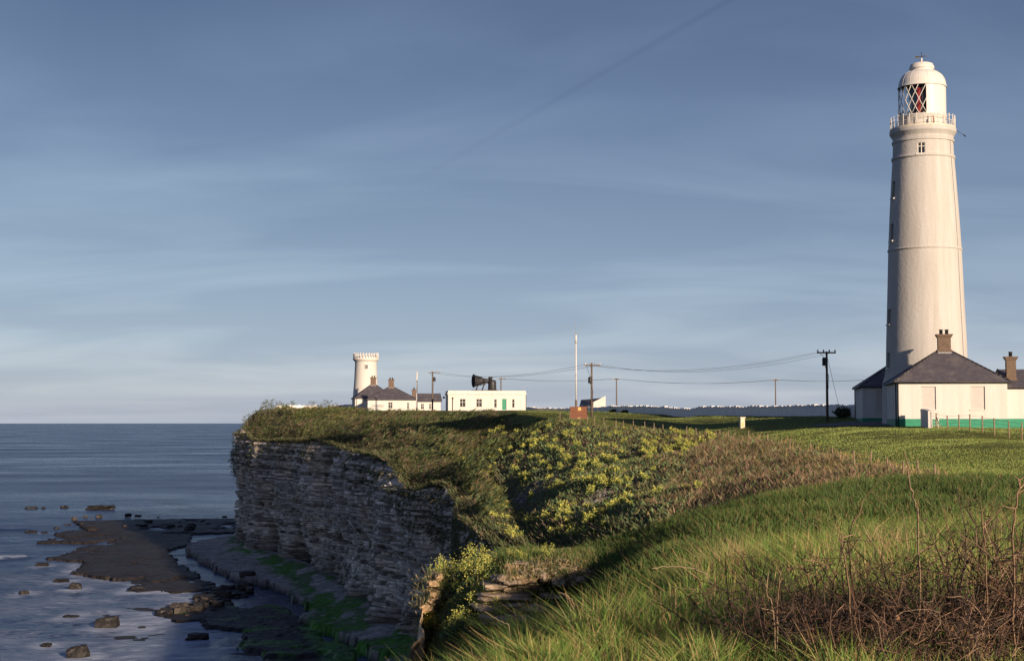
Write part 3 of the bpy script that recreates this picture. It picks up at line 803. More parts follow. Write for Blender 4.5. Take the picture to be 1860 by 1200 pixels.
# ------------------------------------------------------------------ buildings: shared pieces
def hz(x, y): return float(h_land(np.array([x]), np.array([y]))[0])
def uv_planar(me):
    uv = me.uv_layers.new(name='UVMap')
    for p in me.polygons:
        n = p.normal; side = Vector((0, 0, 1)).cross(n)
        if side.length < 1e-3: side = Vector((1, 0, 0))
        side.normalize(); upv = n.cross(side)
        for li in p.loop_indices:
            c = me.vertices[me.loops[li].vertex_index].co
            uv.data[li].uv = (c.dot(side), c.dot(upv))
def wall_open(mb, o, ud, w, h, ops, depth):
    """wall sheet from o along ud (w) and up (h), with openings and reveals going inwards"""
    o, ud = Vector(o), Vector(ud).normalized(); n_in = Vector((-ud.y, ud.x, 0))
    xs = sorted({0, w, *[v for q in ops for v in q[:2]]}); zs = sorted({0, h, *[v for q in ops for v in q[2:4]]})
    P = lambda x, z, d=0: o + ud * x + Vector((0, 0, z)) + n_in * d
    for x0, x1 in zip(xs[:-1], xs[1:]):
        for z0, z1 in zip(zs[:-1], zs[1:]):
            if any(q[0] <= x0 + 1e-6 and x1 <= q[1] + 1e-6 and q[2] <= z0 + 1e-6 and z1 <= q[3] + 1e-6 for q in ops): continue
            mb.add([P(x0, z0), P(x1, z0), P(x1, z1), P(x0, z1)], [(0, 1, 2, 3)])
    for q in ops:
        x0, x1, z0, z1 = q[:4]
        for a, b in (((x0, z0), (x1, z0)), ((x1, z0), (x1, z1)), ((x1, z1), (x0, z1)), ((x0, z1), (x0, z0))):
            mb.add([P(*a), P(*a, depth), P(*b, depth), P(*b)], [(0, 1, 2, 3)])
    return P
def panel(parent, P, q, depth, mat, name, frame=None, mull=(0, 0), sill=True, wall=None, t=0.05):
    x0, x1, z0, z1 = q[:4]
    def bx(a0, a1, b0, b1, d0, d1, nm, m, par):
        mb = MB(); vs = [P(x, z, d) for z in (b0, b1) for d in (d0, d1) for x in (a0, a1)]
        mb.add(vs, [(0, 2, 3, 1), (4, 5, 7, 6), (0, 1, 5, 4), (2, 6, 7, 3), (0, 4, 6, 2), (1, 3, 7, 5)])
        return mb.build(nm, m, par)
    o = bx(x0 + .002, x1 - .002, z0 + .002, z1 - .002, depth - t, depth - .005, name, mat, parent)
    if frame:
        fw = 0.07
        mb = MB()
        segs = [(x0, x0 + fw, z0, z1), (x1 - fw, x1, z0, z1), (x0 + fw, x1 - fw, z0, z0 + fw), (x0 + fw, x1 - fw, z1 - fw, z1)]
        for i in range(1, mull[0] + 1):
            xc = x0 + (x1 - x0) * i / (mull[0] + 1); segs.append((xc - .035, xc + .035, z0 + fw, z1 - fw))
        for a0, a1, b0, b1 in segs:
            vs = [P(x, z, d) for z in (b0 + .003, b1 - .003) for d in (depth - t - .06, depth - t - .003) for x in (a0 + .003, a1 - .003)]
            mb.add(vs, [(0, 2, 3, 1), (4, 5, 7, 6), (0, 1, 5, 4), (2, 6, 7, 3), (0, 4, 6, 2), (1, 3, 7, 5)])
        for i in range(1, mull[1] + 1):
            zc = z0 + (z1 - z0) * (0.6 if mull[1] == 1 else i / (mull[1] + 1))
            vs = [P(x, z, d) for z in (zc - .035, zc + .035) for d in (depth - t - .05, depth - t - .004) for x in (x0 + fw, x1 - fw)]
            mb.add(vs, [(0, 2, 3, 1), (4, 5, 7, 6), (0, 1, 5, 4), (2, 6, 7, 3), (0, 4, 6, 2), (1, 3, 7, 5)])
        mb.build('frame', frame, o)
    if sill:
        bx(x0 - .06, x1 + .06, z0 - .09, z0 - .004, -.07, depth - t - .07, 'sill', wall or M['white'], o)
    return o
def hip_roof(w, d, z, rise, ridge, ov, th=0.12):
    x, y = w / 2 + ov, d / 2 + ov; rx = max(ridge / 2, 0.01)
    mb = MB()
    vs = [(-x, -y, z), (x, -y, z), (x, y, z), (-x, y, z), (-rx, 0, z + rise), (rx, 0, z + rise)]
    mb.add(vs, [(0, 1, 5, 4), (1, 2, 5), (2, 3, 4, 5), (3, 0, 4)])
    vs2 = [(a, b, c - th) for a, b, c in vs[:4]]
    mb.add(vs[:4] + vs2, [(0, 4, 5, 1), (1, 5, 6, 2), (2, 6, 7, 3), (3, 7, 4, 0), (4, 7, 6, 5)])
    me = mb.mesh('roof'); uv_planar(me)
    return me, vs
def chimney_stack(parent, x, y, z0, w, d, h, pots=2, mat=None):
    mb = MB(); mat = mat or M['brick']
    mb.box(x - w / 2, x + w / 2, y - d / 2, y + d / 2, z0, z0 + h - .3)
    mb.box(x - w / 2 - .1, x + w / 2 + .1, y - d / 2 - .1, y + d / 2 + .1, z0 + .25, z0 + .45)
    mb.box(x - w / 2 - .09, x + w / 2 + .09, y - d / 2 - .09, y + d / 2 + .09, z0 + h - .3, z0 + h - .15)
    mb.box(x - w / 2 - .17, x + w / 2 + .17, y - d / 2 - .17, y + d / 2 + .17, z0 + h - .15, z0 + h)
    c = mb.build('chimney', mat, parent)
    mb = MB(); mb.box(x - w / 2 - .05, x + w / 2 + .05, y - d / 2 - .05, y + d / 2 + .05, z0 - .3, z0 + .22); mb.build('flashing', M['lead'], c)
    for i in range(pots):
        xo = x + (i - (pots - 1) / 2) * w * .45
        MB().lathe([(.17, z0 + h), (.15, z0 + h + .35), (.19, z0 + h + .36), (.19, z0 + h + .45), (.12, z0 + h + .45)], 12, M=Matrix.Translation((xo, y, 0)), cap=(True, True)).build('chimney_pot', M['black'], c)
    return c
def drainpipe(parent, x, y, z0, z1, r=.055):
    MB().tube([(x, y, z0), (x, y, z1)], r, 8).build('drainpipe', M['black'], parent)
def cottage(label, loc, rz, w, d, hw, rise, ridge, front=(), left=(), right=(), chim=True, plinth=None, pl_h=.55, ov=.28, chim_h=1.9, win='blind', chim_w=1.15, pipes=(), slits=()):
    t = thing('cottage', label, 'cottage', loc, rz, None)
    mb = MB(); z0 = -0.6
    Pf = wall_open(mb, (-w / 2, -d / 2, z0), (1, 0, 0), w, hw - z0, [(a, b, c - z0, e - z0) for a, b, c, e in front], .16)
    Pr = wall_open(mb, (w / 2, -d / 2, z0), (0, 1, 0), d, hw - z0, [(a, b, c - z0, e - z0) for a, b, c, e in right], .16)
    wall_open(mb, (w / 2, d / 2, z0), (-1, 0, 0), w, hw - z0, [], .16)
    Pl = wall_open(mb, (-w / 2, d / 2, z0), (0, -1, 0), d, hw - z0, [(a, b, c - z0, e - z0) for a, b, c, e in left], .16)
    mb.build('wall', M['white'], t)
    for P_, L in ((Pf, front), (Pr, right), (Pl, left)):
        for a, b, c, e in L:
            if win == 'blind' or b - a < .5: panel(t, P_, (a, b, c - z0, e - z0), .16, M['blind'] if b - a > .5 else M['glass'], 'window', sill=True)
            else: panel(t, P_, (a, b, c - z0, e - z0), .16, M['glass'], 'window', frame=M['white_metal'], mull=(1, 1))
    if plinth:
        mb = MB(); e = .025; x, y = w / 2 + e, d / 2 + e
        ring = [(-x, -y), (x, -y), (x, y), (-x, y)]
        vs = [(a, b, c) for c in (-.6, pl_h) for a, b in ring] + [(math.copysign(w / 2 + .001, a), math.copysign(d / 2 + .001, b), pl_h) for a, b in ring]
        mb.add(vs, [(i, (i + 1) % 4, 4 + (i + 1) % 4, 4 + i) for i in range(4)] + [(4 + i, 4 + (i + 1) % 4, 8 + (i + 1) % 4, 8 + i) for i in range(4)])
        mb.build('plinth', plinth, t)
    me, rv = hip_roof(w, d, hw + .04, rise, ridge, ov)
    rf = link('roof', me, M['slate'], t)
    for a, b in ((0, 4), (1, 5), (2, 5), (3, 4)):
        A_, B_ = Vector(rv[a]), Vector(rv[b]); n = 14
        for i in range(n):
            p, q = A_.lerp(B_, i / n), A_.lerp(B_, (i + .96) / n)
            MB().tube([p, q], .085, 6).build('ridge_tile', M['slate'], rf)
    mb = MB()
    for a, b in ((0, 1), (1, 2), (2, 3), (3, 0)):
        A_, B_ = Vector(rv[a]), Vector(rv[b])
        mb.tube([A_ + Vector((0, 0, -.1)), B_ + Vector((0, 0, -.1))], .06, 6)
    mb.build('gutter', M['black'], t)
    if chim: chimney_stack(rf, 0, 0, hw + rise - .35, chim_w, .85, chim_h)
    for x, y in pipes: drainpipe(t, x, y, -.5, hw - .02)
    return t

# ------------------------------------------------------------------ the tall lighthouse
LY = 150.0
ax = W(1685, 772, LY); gl = hz(ax.x, ax.y)
LT = thing('lighthouse', 'tall tapering white lighthouse with railed gallery and domed lantern', 'lighthouse', (ax.x, LY, gl - .3))
zl = lambda py: W(1685, py, LY).z - (gl - .3)
k_ = .0548
PROF = [(80 * k_, 0), (79.5 * k_, zl(735)), (78 * k_, zl(694)), (74 * k_, zl(682)), (71.8 * k_, zl(668)), (70.6 * k_, zl(620)), (67.5 * k_, zl(540)),
        (64.6 * k_, zl(457.5)), (64.4 * k_, zl(452)), (61.2 * k_, zl(390)), (57.5 * k_, zl(330)), (54.8 * k_, zl(292)), (54.2 * k_, zl(286)), (53.4 * k_, zl(262))]
to_cam = math.atan2(-ax.y, -ax.x)               # azimuth from the tower to the viewpoint
# windows: azimuth offset (negative = towards the left limb), top py, bottom py
WINS = [(-67, 331, 361), (-67, 408, 438), (-68, 562, 589), (-68, 641, 668), (-3, 268, 287)]
NA = 96
def tower_r(z):
    for (r0, z0), (r1, z1) in zip(PROF[:-1], PROF[1:]):
        if z0 <= z <= z1: return r0 + (r1 - r0) * (z - z0) / (z1 - z0)
    return PROF[-1][0]
zrow = sorted({round(p[1], 3) for p in PROF} | {round(zl(w[1]), 3) for w in WINS} | {round(zl(w[2]), 3) for w in WINS} | set(np.round(np.arange(2, 28, 1.5), 3).tolist()))
zrow = [z for z in zrow if z <= PROF[-1][1] + .001]
wcols = []
for a, t_, b_ in WINS:
    c = int(round(((to_cam + math.radians(a)) % (2 * math.pi)) / (2 * math.pi) * NA - .5))
    wcols.append((c - 1 if a < -10 else c - 2, c + 1, round(zl(b_), 3), round(zl(t_), 3)))
mb = MB(); pv = lambda i, z, dr=0: Vector(((tower_r(z) - dr) * math.cos(2 * math.pi * i / NA), (tower_r(z) - dr) * math.sin(2 * math.pi * i / NA), z))
for z0, z1 in zip(zrow[:-1], zrow[1:]):
    for i in range(NA):
        if any(c0 <= i <= c1 and z0 >= wz0 - .01 and z1 <= wz1 + .01 for c0, c1, wz0, wz1 in wcols): continue
        mb.add([pv(i, z0), pv(i + 1, z0), pv(i + 1, z1), pv(i, z1)], [(0, 1, 2, 3)], False)
me = mb.mesh('tower')
import bmesh
bm = bmesh.new(); bm.from_mesh(me); bmesh.ops.remove_doubles(bm, verts=bm.verts, dist=.001); bm.to_mesh(me); bm.free()
me.polygons.foreach_set('use_smooth', [True] * len(me.polygons)); me.update()
tower = link('tower', me, M['tower'], LT)
for c0, c1, wz0, wz1 in wcols:
    dpt = .42
    mb = MB(); A0, A1, B1, B0 = pv(c0, wz0), pv(c1 + 1, wz0), pv(c1 + 1, wz1), pv(c0, wz1)
    dirn = -((A0 + A1) / 2); dirn.z = 0; dirn.normalize(); D = dirn * dpt
    for a, b in ((A0, A1), (A1, B1), (B1, B0), (B0, A0)): mb.add([a, b, b + D, a + D], [(0, 1, 2, 3)])
    win = mb.build('window', M['tower'], LT)
    front_w = c1 - c0 == 3
    dd = dirn * (dpt - .02 if not front_w else .16)
    MB().add([A0 + dd, A1 + dd, B1 + dd, B0 + dd], [(0, 1, 2, 3)]).build('pane', M['glass'], win)
    u_ = (A1 - A0).normalized()
    mb = MB(); d0, d1 = -dirn * .16, dirn * .1
    q = [A0 - u_ * .12 + d0, A1 + u_ * .12 + d0, A1 + u_ * .12 + d1, A0 - u_ * .12 + d1]
    mb.add(q + [v - Vector((0, 0, .16)) for v in q], [(0, 1, 2, 3), (7, 6, 5, 4), (0, 4, 5, 1), (1, 5, 6, 2), (2, 6, 7, 3), (3, 7, 4, 0)])
    mb.build('sill', M['white'], win)
    if front_w:
        mb = MB(); o_ = dirn * .08; mid0, mid1 = (A0 + A1) / 2 + o_, (B0 + B1) / 2 + o_
        hb0, hb1 = A0.lerp(B0, .66) + o_, A1.lerp(B1, .66) + o_
        for a, b in ((mid0, mid1), (hb0, hb1), (A0 + o_ + u_ * .05, B0 + o_ + u_ * .05), (A1 + o_ - u_ * .05, B1 + o_ - u_ * .05), (B0 + o_, B1 + o_)):
            mb.tube([a, b], .055, 4)
        mb.build('frame', M['white_metal'], win)
for r_, z0, z1, nm in ((64.6 * k_ + .07, zl(457.5), zl(453.5), 'string_course'), (54.8 * k_ + .09, zl(292.5), zl(287), 'string_course')):
    MB().lathe([(r_ - .2, z0), (r_, z0 + .03), (r_, z1), (r_ - .2, z1 + .04)], 96).build(nm, M['tower'], LT)
MB().lathe([(53.4 * k_ - .02, zl(262.2)), (55.2 * k_, zl(261.5)), (55.4 * k_, zl(258)), (53.6 * k_, zl(256.5)), (54 * k_, zl(252)), (56.4 * k_, zl(248)), (58.6 * k_, zl(245)), (59.2 * k_, zl(243.5)),
           (59.2 * k_, zl(238.5)), (58.4 * k_, zl(237)), (2.0, zl(236.6))], 128, smooth=False).build('gallery_cornice', M['tower'], LT)
MB().lathe([(57.8 * k_, zl(237.0)), (58.2 * k_, zl(234.8)), (56 * k_, zl(234.8)), (2.0, zl(234.6))], 96).build('gallery_floor', M['cream'], LT)
NP = 28; rp = 57.0 * k_; zf, zt_ = zl(235.2), zl(216)
for i in range(NP):
    a = 2 * math.pi * i / NP; c = Vector((rp * math.cos(a), rp * math.sin(a), 0))
    MB().tube([c + Vector((0, 0, zf - .05)), c + Vector((0, 0, zt_))], .04, 6).lathe([(.001, zt_ - .02), (.07, zt_ + .05), (.001, zt_ + .12)], 8, M=Matrix.Translation(c)).build('railing_post', M['white_metal'], LT)
for zz_ in (zt_ - .08, (zf + zt_) / 2):
    MB().tube([(rp * math.cos(2 * math.pi * i / 84), rp * math.sin(2 * math.pi * i / 84), zz_) for i in range(85)], .022, 5, False).build('rail', M['white_metal'], LT)
# lantern
rl = 42.0 * k_; zg0, zg1 = zl(213.5), zl(160)
LAN = link('lantern', None, parent=LT)
MB().lathe([(rl, zl(235)), (rl + .02, zg0 - .08), (rl + .08, zg0 - .05), (rl + .08, zg0 + .02), (rl - .1, zg0 + .02)], 64).build('lantern_base', M['white_metal'], LAN)
a_sol0, a_sol1 = to_cam + math.radians(10), to_cam + math.radians(175)
MB().lathe([(rl, zg0 + .021), (rl, zg1)], 40, a_sol0, a_sol1).lathe([(rl - .05, zg0 + .021), (rl - .05, zg1)], 40, a_sol0, a_sol1).build('blank_panel', M['white_metal'], LAN)
dl = 2 * math.pi / 20; NLV = 4
def node(i, lv): 
    a = to_cam + math.radians(10) - (i + (lv % 2) * .5) * dl
    return Vector((rl * math.cos(a), rl * math.sin(a), zg0 + .03 + (zg1 - zg0 - .04) * lv / NLV))
for i in range(0, 10):
    for lv in range(0, NLV + 1):
        odd = lv % 2
        if lv <= NLV - 2 and not (odd and i == 9):
            n0, nt = node(i, lv), node(i, lv + 2)
            l_, r_ = (node(i - 1, lv + 1), node(i, lv + 1)) if not odd else (node(i, lv + 1), node(i + 1, lv + 1))
            if i == 0 and not odd: continue
            q = [n0, r_, nt, l_]; c = sum(q, Vector()) / 4
            MB().add([c.lerp(v, .985) for v in q], [(0, 1, 2, 3)]).build('pane', M['lantern_glass'], LAN)
    for sgn in (1, -1):
        pts = []
        for lv in range(0, NLV + 1):
            a = to_cam + math.radians(10) - (i + .0 + sgn * lv * .5) * dl
            if not (to_cam - math.radians(172) < a <= to_cam + math.radians(10.5)): continue
            for sub in (0,): pts.append(Vector(((rl + .01) * math.cos(a), (rl + .01) * math.sin(a), zg0 + .03 + (zg1 - zg0 - .04) * lv / NLV)))
        if len(pts) > 1: MB().tube(pts, .035, 5).build('astragal', M['white_metal'], LAN)
MB().lathe([(1.25, zg0 - .3), (1.25, zg1 - .35), (.9, zg1 - .1)], 32, cap=(True, True)).build('optic', M['optic'], LAN)
MB().lathe([(1.75, zg0 - .2), (1.75, zg1 - .3)], 10, to_cam - math.radians(16), to_cam + math.radians(2)).build('red_screen', M['red'], LAN)
MB().lathe([(1.9, zg0 - .2), (1.9, zg1 - .1)], 20, to_cam + math.radians(0), to_cam + math.radians(60)).lathe([(rl - .06, zg0 - .2), (.05, zg0 - .19)], 24).lathe([(rl - .06, zg1 - .05), (.05, zg1 - .04)], 24).build('interior', M['dark_room'], LAN)
dome = [(rl + .09, zg1 - .06), (rl + .12, zg1), (rl + .05, zg1 + .06)]
zd0, zd1, rd1 = zg1 + .06, zl(131), 23.2 * k_
for i in range(1, 13):
    t = i / 12 * math.radians(78)
    dome.append((rd1 + (rl + .02 - rd1) * (math.cos(t) - math.cos(math.radians(78))) / (1 - math.cos(math.radians(78))), zd0 + (zd1 - zd0) * math.sin(t) / math.sin(math.radians(78))))
dome += [(rd1 - .1, zd1 + .02), (20 * k_, zl(129)), (20 * k_, zl(127.5)), (22.2 * k_, zl(127)), (22.2 * k_, zl(122)), (20.8 * k_, zl(121.4)), (20.4 * k_, zl(118)), (15 * k_, zl(115.5)), (6 * k_, zl(114.6)), (.08, zl(114.4))]
dm = MB().lathe(dome, 64, cap=(False, True)).build('dome', M['white_metal'], LAN)
for i in range(16):
    a = 2 * math.pi * i / 16
    pts = [Vector(((r + .004) * math.cos(a), (r + .004) * math.sin(a), z)) for r, z in dome[2:15]]
    MB().tube(pts, .016, 4).build('dome_seam', M['white_metal'], dm)
mb = MB().tube([(0, 0, zl(114.5)), (0, 0, zl(106))], .09, 8)
mb.build('finial', M['white_metal'], dm)
mb = MB().tube([(0, 0, zl(106)), (0, 0, zl(95))], .03, 6).tube([(-.62, 0, zl(104)), (.45, 0, zl(102))], .035, 6)
mb.box(-.62, -.2, -.02, .02, zl(106.0), zl(102.0)); mb.box(.3, .5, -.03, .03, zl(103.4), zl(101.2))
mb.build('weather_vane', M['black'], dm)
a = to_cam + math.radians(84)
c0 = Vector((3.15 * math.cos(a), 3.15 * math.sin(a), zl(240)))
MB().tube([c0, c0 + Vector((.9, -.1, -.62))], .025, 5).tube([c0 + Vector((.75, -.08, -.5)), c0 + Vector((1.0, -.1, -.7))], .06, 6).build('bracket_arm', M['black'], LT)
a = to_cam + math.radians(62)
MB().tube([Vector(((tower_r(z) + .03) * math.cos(a), (tower_r(z) + .03) * math.sin(a), z)) for z in np.linspace(3, zl(262), 70)], .025, 5).build('conductor', M['lead'], LT)
for dx_, dz_ in ((.45, .0), (.55, .35), (-2.0, .1)):
    a = to_cam + math.asin(max(-.9, min(.9, (dx_ + .6) / 3.15)))
    MB().tube([(3.1 * math.cos(a), 3.1 * math.sin(a), zf), (3.1 * math.cos(a), 3.1 * math.sin(a), zf + .75 + dz_)], .05, 6).build('vent_pipe', M['rust'] if dx_ == .45 else M['white_metal'], LT)

# ------------------------------------------------------------------ cottages by the tall lighthouse
RZ = math.radians(-8.5)
def place_front(pxl, pxr, Y):
    a, b = W(pxl, 772, Y), W(pxr, 772, Y); return a, b
RM = Matrix.Rotation(RZ, 3, 'Z')
# front cottage: facade left corner at px 1630, 9.7 m wide
fl = W(1630, 772, 138.0); Wd, Dp = 9.7, 9.4
ctr = Vector((fl.x, fl.y, 0)) + RM @ Vector((Wd / 2, Dp / 2, 0))
g0 = W(1700, 772, 138).z
EAVE = W(1700, 693.5, 138).z - g0
apex = W(1712, 637, ctr.y).z - g0
C1 = cottage('white cottage in front of the tall lighthouse with two blind windows and green plinth', (ctr.x, ctr.y, g0), RZ, Wd, Dp, EAVE, apex - EAVE, 1.1,
        front=[(2.15, 3.45, 1.42, 3.5), (6.45, 7.75, 1.42, 3.5)], left=[(2.6, 2.85, 1.4, 3.4), (6.0, 6.25, 1.4, 3.4)], plinth=M['green'], pl_h=.58, pipes=((-Wd / 2 - .08, -Dp / 2 + .25), (-Wd / 2 + .1, -Dp / 2 - .08)))
# right hand range behind it
fr_ = Vector((fl.x, fl.y, 0)) + RM @ Vector((Wd + 4.6, 5.0, 0))
e2 = W(1845, 703, fr_.y - 3).z - g0; r2 = W(1845, 671, fr_.y).z - g0
C2 = cottage('low white range with slate roof adjoining the cottage at the right edge of the picture', (fr_.x, fr_.y, g0), RZ, 9.0, 7.2, e2, r2 - e2, 9.2,
        front=[(2.45, 3.6, 1.2, 2.9)], plinth=M['green'], pl_h=.6, chim=False)
rl_ = W(1839, 690, fr_.y - 2.2)
loc = (C2.matrix_basis.inverted() @ Vector((rl_.x, rl_.y, 0)))
chimney_stack([c for c in C2.children if c.name.startswith('roof')][0], loc.x, -2.0, e2 + .35, .85, .7, 2.5, pots=1)
# rear cottage left of the tower
fl3 = W(1567, 772, 157.5); ctr3 = Vector((fl3.x, fl3.y, 0)) + RM @ Vector((Wd / 2, Dp / 2, 0))
g3 = W(1570, 768.5, 157.5).z; e3 = W(1570, 702, 157.5).z - g3
C3 = cottage('white cottage behind and left of the tall lighthouse base, in shade', (ctr3.x, ctr3.y, g3), RZ, Wd, Dp, e3, 3.1, 1.1,
        front=[(1.45, 2.75, 1.3, 3.4)], left=[(2.4, 2.65, 1.2, 3.3), (6.0, 6.25, 1.2, 3.3)], plinth=M['green'], pl_h=.55, pipes=((-Wd / 2 - .08, Dp / 2 - .3),))
# short garden wall and gate by the front cottage
wl_ = thing('garden_wall', 'short white garden wall with sloping top standing out from the cottage front', 'wall', (0, 0, 0))
b0 = W(1676, 774, 135.8); e0 = W(1690, 780, 128.5)
mb = MB(); dv = (e0 - b0); dv.z = 0; sdv = Vector((-dv.y, dv.x, 0)).normalized() * .17
vs = []
for p, zt0 in ((b0, W(1650, 742.5, 135.8).z), (b0.lerp(e0, .45), W(1665, 742.5, 132).z), (e0, W(1690, 746, 128.5).z)):
    for sg in (-1, 1):
        vs.append((p.x + sg * sdv.x, p.y + sg * sdv.y, p.z - .7)); vs.append((p.x + sg * sdv.x, p.y + sg * sdv.y, zt0))
f = []
for i in range(2):
    o_ = i * 4; f += [(o_, o_ + 4, o_ + 5, o_ + 1), (o_ + 2, o_ + 3, o_ + 7, o_ + 6), (o_ + 1, o_ + 5, o_ + 7, o_ + 3)]
f += [(0, 1, 3, 2), (8, 10, 11, 9)]
mb.add(vs, f); mb.build('wall', M['white'], wl_)
gt = thing('garden_gate', 'small white barred gate between garden wall and wire fence', 'gate', (e0.x + .1, e0.y - .05, hz(e0.x, e0.y)))
for zg in (.25, .5, .75, 1.0, 1.25): MB().tube([(0, 0, zg), (.55, -.1, zg)], .03, 6).build('bar', M['white_metal'], gt)
for xg in (.0, .55): MB().tube([(xg, -.1 * xg / .55, -.2), (xg, -.1 * xg / .55, 1.4)], .04, 6).build('post', M['white_metal'], gt)
# paving
pv_px = [(1470, 771, 160), (1520, 766.5, 168), (1608, 767, 164), (1625, 775, 140), (1560, 780, 140), (1490, 775, 152)]
ring = [W(*p) for p in pv_px]; N_ = 14
vs, fs = [], []
q0, q1, q2, q3 = ring[0], ring[1].lerp(ring[2], 1.0), ring[3], ring[5].lerp(ring[4], .5)
for i in range(N_ + 1):
    for j in range(N_ + 1):
        a_ = q0.lerp(q1, i / N_); b_ = ring[5].lerp(ring[3], i / N_); p = a_.lerp(b_, j / N_)
        vs.append((p.x, p.y, hz(p.x, p.y) + .05))
for i in range(N_):
    for j in range(N_):
        a_ = i * (N_ + 1) + j; fs.append((a_, a_ + 1, a_ + N_ + 2, a_ + N_ + 1))
tag(link('paving', (lambda m_: (m_.from_pydata(vs, [], fs), m_.update(), m_)[2])(bpy.data.meshes.new('paving')), M['tarmac']), 'grey hard standing in front of the rear cottage', None, None, 'structure')

# ------------------------------------------------------------------ low lighthouse
TY = 412.0
p = W(664, 750, TY); g = hz(p.x, p.y)
LL = thing('lighthouse', 'short distant white lighthouse tower without lantern, posts around its top', 'lighthouse', (p.x, TY, g - .3))
z2 = lambda py: W(664, py, TY).z - (g - .3)
k2 = TY / F
MB().lathe([(25.5 * k2, 0), (24.2 * k2, z2(735)), (20.8 * k2, z2(690)), (19.6 * k2, z2(658)), (20.2 * k2, z2(656.5))], 64).build('tower', M['white'], LL)
MB().lathe([(20 * k2, z2(657)), (21.5 * k2, z2(655.5)), (23.6 * k2, z2(653)), (23.6 * k2, z2(650.5)), (22.6 * k2, z2(650)), (.5, z2(649.8))], 64, cap=(False, True)).build('gallery', M['white'], LL)
MB().lathe([(20.4 * k2, z2(650)), (20.4 * k2, z2(647.5)), (19.4 * k2, z2(647.5)), (19.4 * k2, z2(650))], 48).build('parapet', M['white'], LL)
for i in range(26):
    a = 2 * math.pi * i / 26
    MB().tube([(22.3 * k2 * math.cos(a), 22.3 * k2 * math.sin(a), z2(650.2)), (22.3 * k2 * math.cos(a), 22.3 * k2 * math.sin(a), z2(641))], .13, 6).build('post', M['white_metal'], LL)
MB().tube([(22.3 * k2 * math.cos(2 * math.pi * i / 52), 22.3 * k2 * math.sin(2 * math.pi * i / 52), z2(643.5)) for i in range(53)], .05, 5, False).build('rail', M['white_metal'], LL)
tcm = math.atan2(-TY, -p.x)
rw = 20.2 * k2; cw_ = Vector((rw * math.cos(tcm + .06), rw * math.sin(tcm + .06), z2(666)))
win = MB().box(-.42, .42, -.12, .2, -.7, .7).build('window', M['white_metal'], LL, loc=cw_, rz=tcm + .06 + math.pi / 2)
MB().box(.0, .32, -.15, -.1, -.6, .45).build('pane', M['glass'], win)
MB().box(-.32, -.08, -.15, -.1, -.6, .45).build('pane', M['glass'], win)

def cot_px(label, pxl, pxr, eave, apexpy, Y, base, dep, ridge, rzdeg, chim=True, **k):
    a, b = W(pxl, eave, Y), W(pxr, eave, Y); R_ = math.radians(rzdeg)
    w = (b.x - a.x) / math.cos(R_)
    c = Vector((a.x, Y, 0)) + Matrix.Rotation(R_, 3, 'Z') @ Vector((w / 2, dep / 2, 0))
    gz_ = W(pxl, base, Y).z; e = a.z - gz_
    rise = W((pxl + pxr) / 2, apexpy, c.y).z - gz_ - e
    return cottage(label, (c.x, c.y, gz_), R_, w, dep, e, rise, ridge, chim=chim, **k)
cot_px('white cottage with slate hipped roof nearest the low lighthouse tower', 668, 757, 725.5, 703, 372, 752, 11.0, 1.4, 8,
       front=[(5.0, 6.1, 1.4, 3.0), (9.6, 10.2, 1.3, 2.9)], win='sash', chim_h=2.3, chim_w=1.3, left=[(2.5, 3.3, 1.4, 3.0), (6.8, 7.6, 1.4, 3.0)], pipes=((-6.1, -5.4),))
cot_px('white cottage at the foot of the low lighthouse tower, partly hidden', 645, 716, 723, 698.5, 392, 752, 11.0, 1.4, 10,
       chim_h=2.3, chim_w=1.4, win='sash', left=[(3, 4, 1.2, 2.8)], pipes=((-4.8, -5.6),))
tt_ = cot_px('low white outbuilding with long slate roof between cottage and foghorn house', 754, 800, 728.5, 714.5, 374, 752, 6.0, 6.6, 8, chim=False,
       front=[(1.4, 2.2, 1.2, 2.6), (3.4, 4.0, 1.2, 2.6)], win='sash')
chimney_stack([c for c in tt_.children if c.name.startswith('roof')][0], -3.3, -1.2, tt_.children[0].dimensions.z * 0 + W(757, 723, 373).z - W(757, 752, 373).z, .9, .8, 2.2, pots=1)

# ------------------------------------------------------------------ foghorn house
FY = 335.0
fa, fb = W(814, 752, FY), W(955, 752, FY)
R_ = math.radians(6); FW = (fb.x - fa.x) / math.cos(R_); FD = 9.0
FH = thing('foghorn_house', 'flat roofed white foghorn house with green door on the clifftop', 'building', (fa.x, fa.y, fa.z), R_)
H_ = W(814, 709, FY).z - fa.z
kk = FY / F
ops = []
for x0, x1, y0, y1 in ((835, 845.5, 724, 739), (865, 875.5, 724, 739), (897.5, 902.5, 724.5, 740), (912.3, 920.3, 724, 744), (930.5, 935, 724.5, 740)):
    ops.append(((x0 - 814) * kk, (x1 - 814) * kk, W(814, y1, FY).z - fa.z + .6, W(814, y0, FY).z - fa.z + .6))
mb = MB()
Pf = wall_open(mb, (0, 0, -.6), (1, 0, 0), FW, H_ + .6, ops, .22)
wall_open(mb, (FW, 0, -.6), (0, 1, 0), FD, H_ + .6, [], .2); wall_open(mb, (FW, FD, -.6), (-1, 0, 0), FW, H_ + .6, [], .2)
Pl = wall_open(mb, (0, FD, -.6), (0, -1, 0), FD, H_ + .6, [(4.0, 5.1, .4, 3.0)], .2)
mb.build('wall', M['white'], FH)
for i, q in enumerate(ops):
    if i == 3: panel(FH, Pf, q, .22, M['green'], 'door', sill=False)
    else: panel(FH, Pf, q, .22, M['glass'], 'window', frame=M['white_metal'], mull=(1, 1) if i < 2 else (0, 1))
panel(FH, Pl, (4.0, 5.1, .4, 3.0), .2, M['green'], 'door', sill=False)
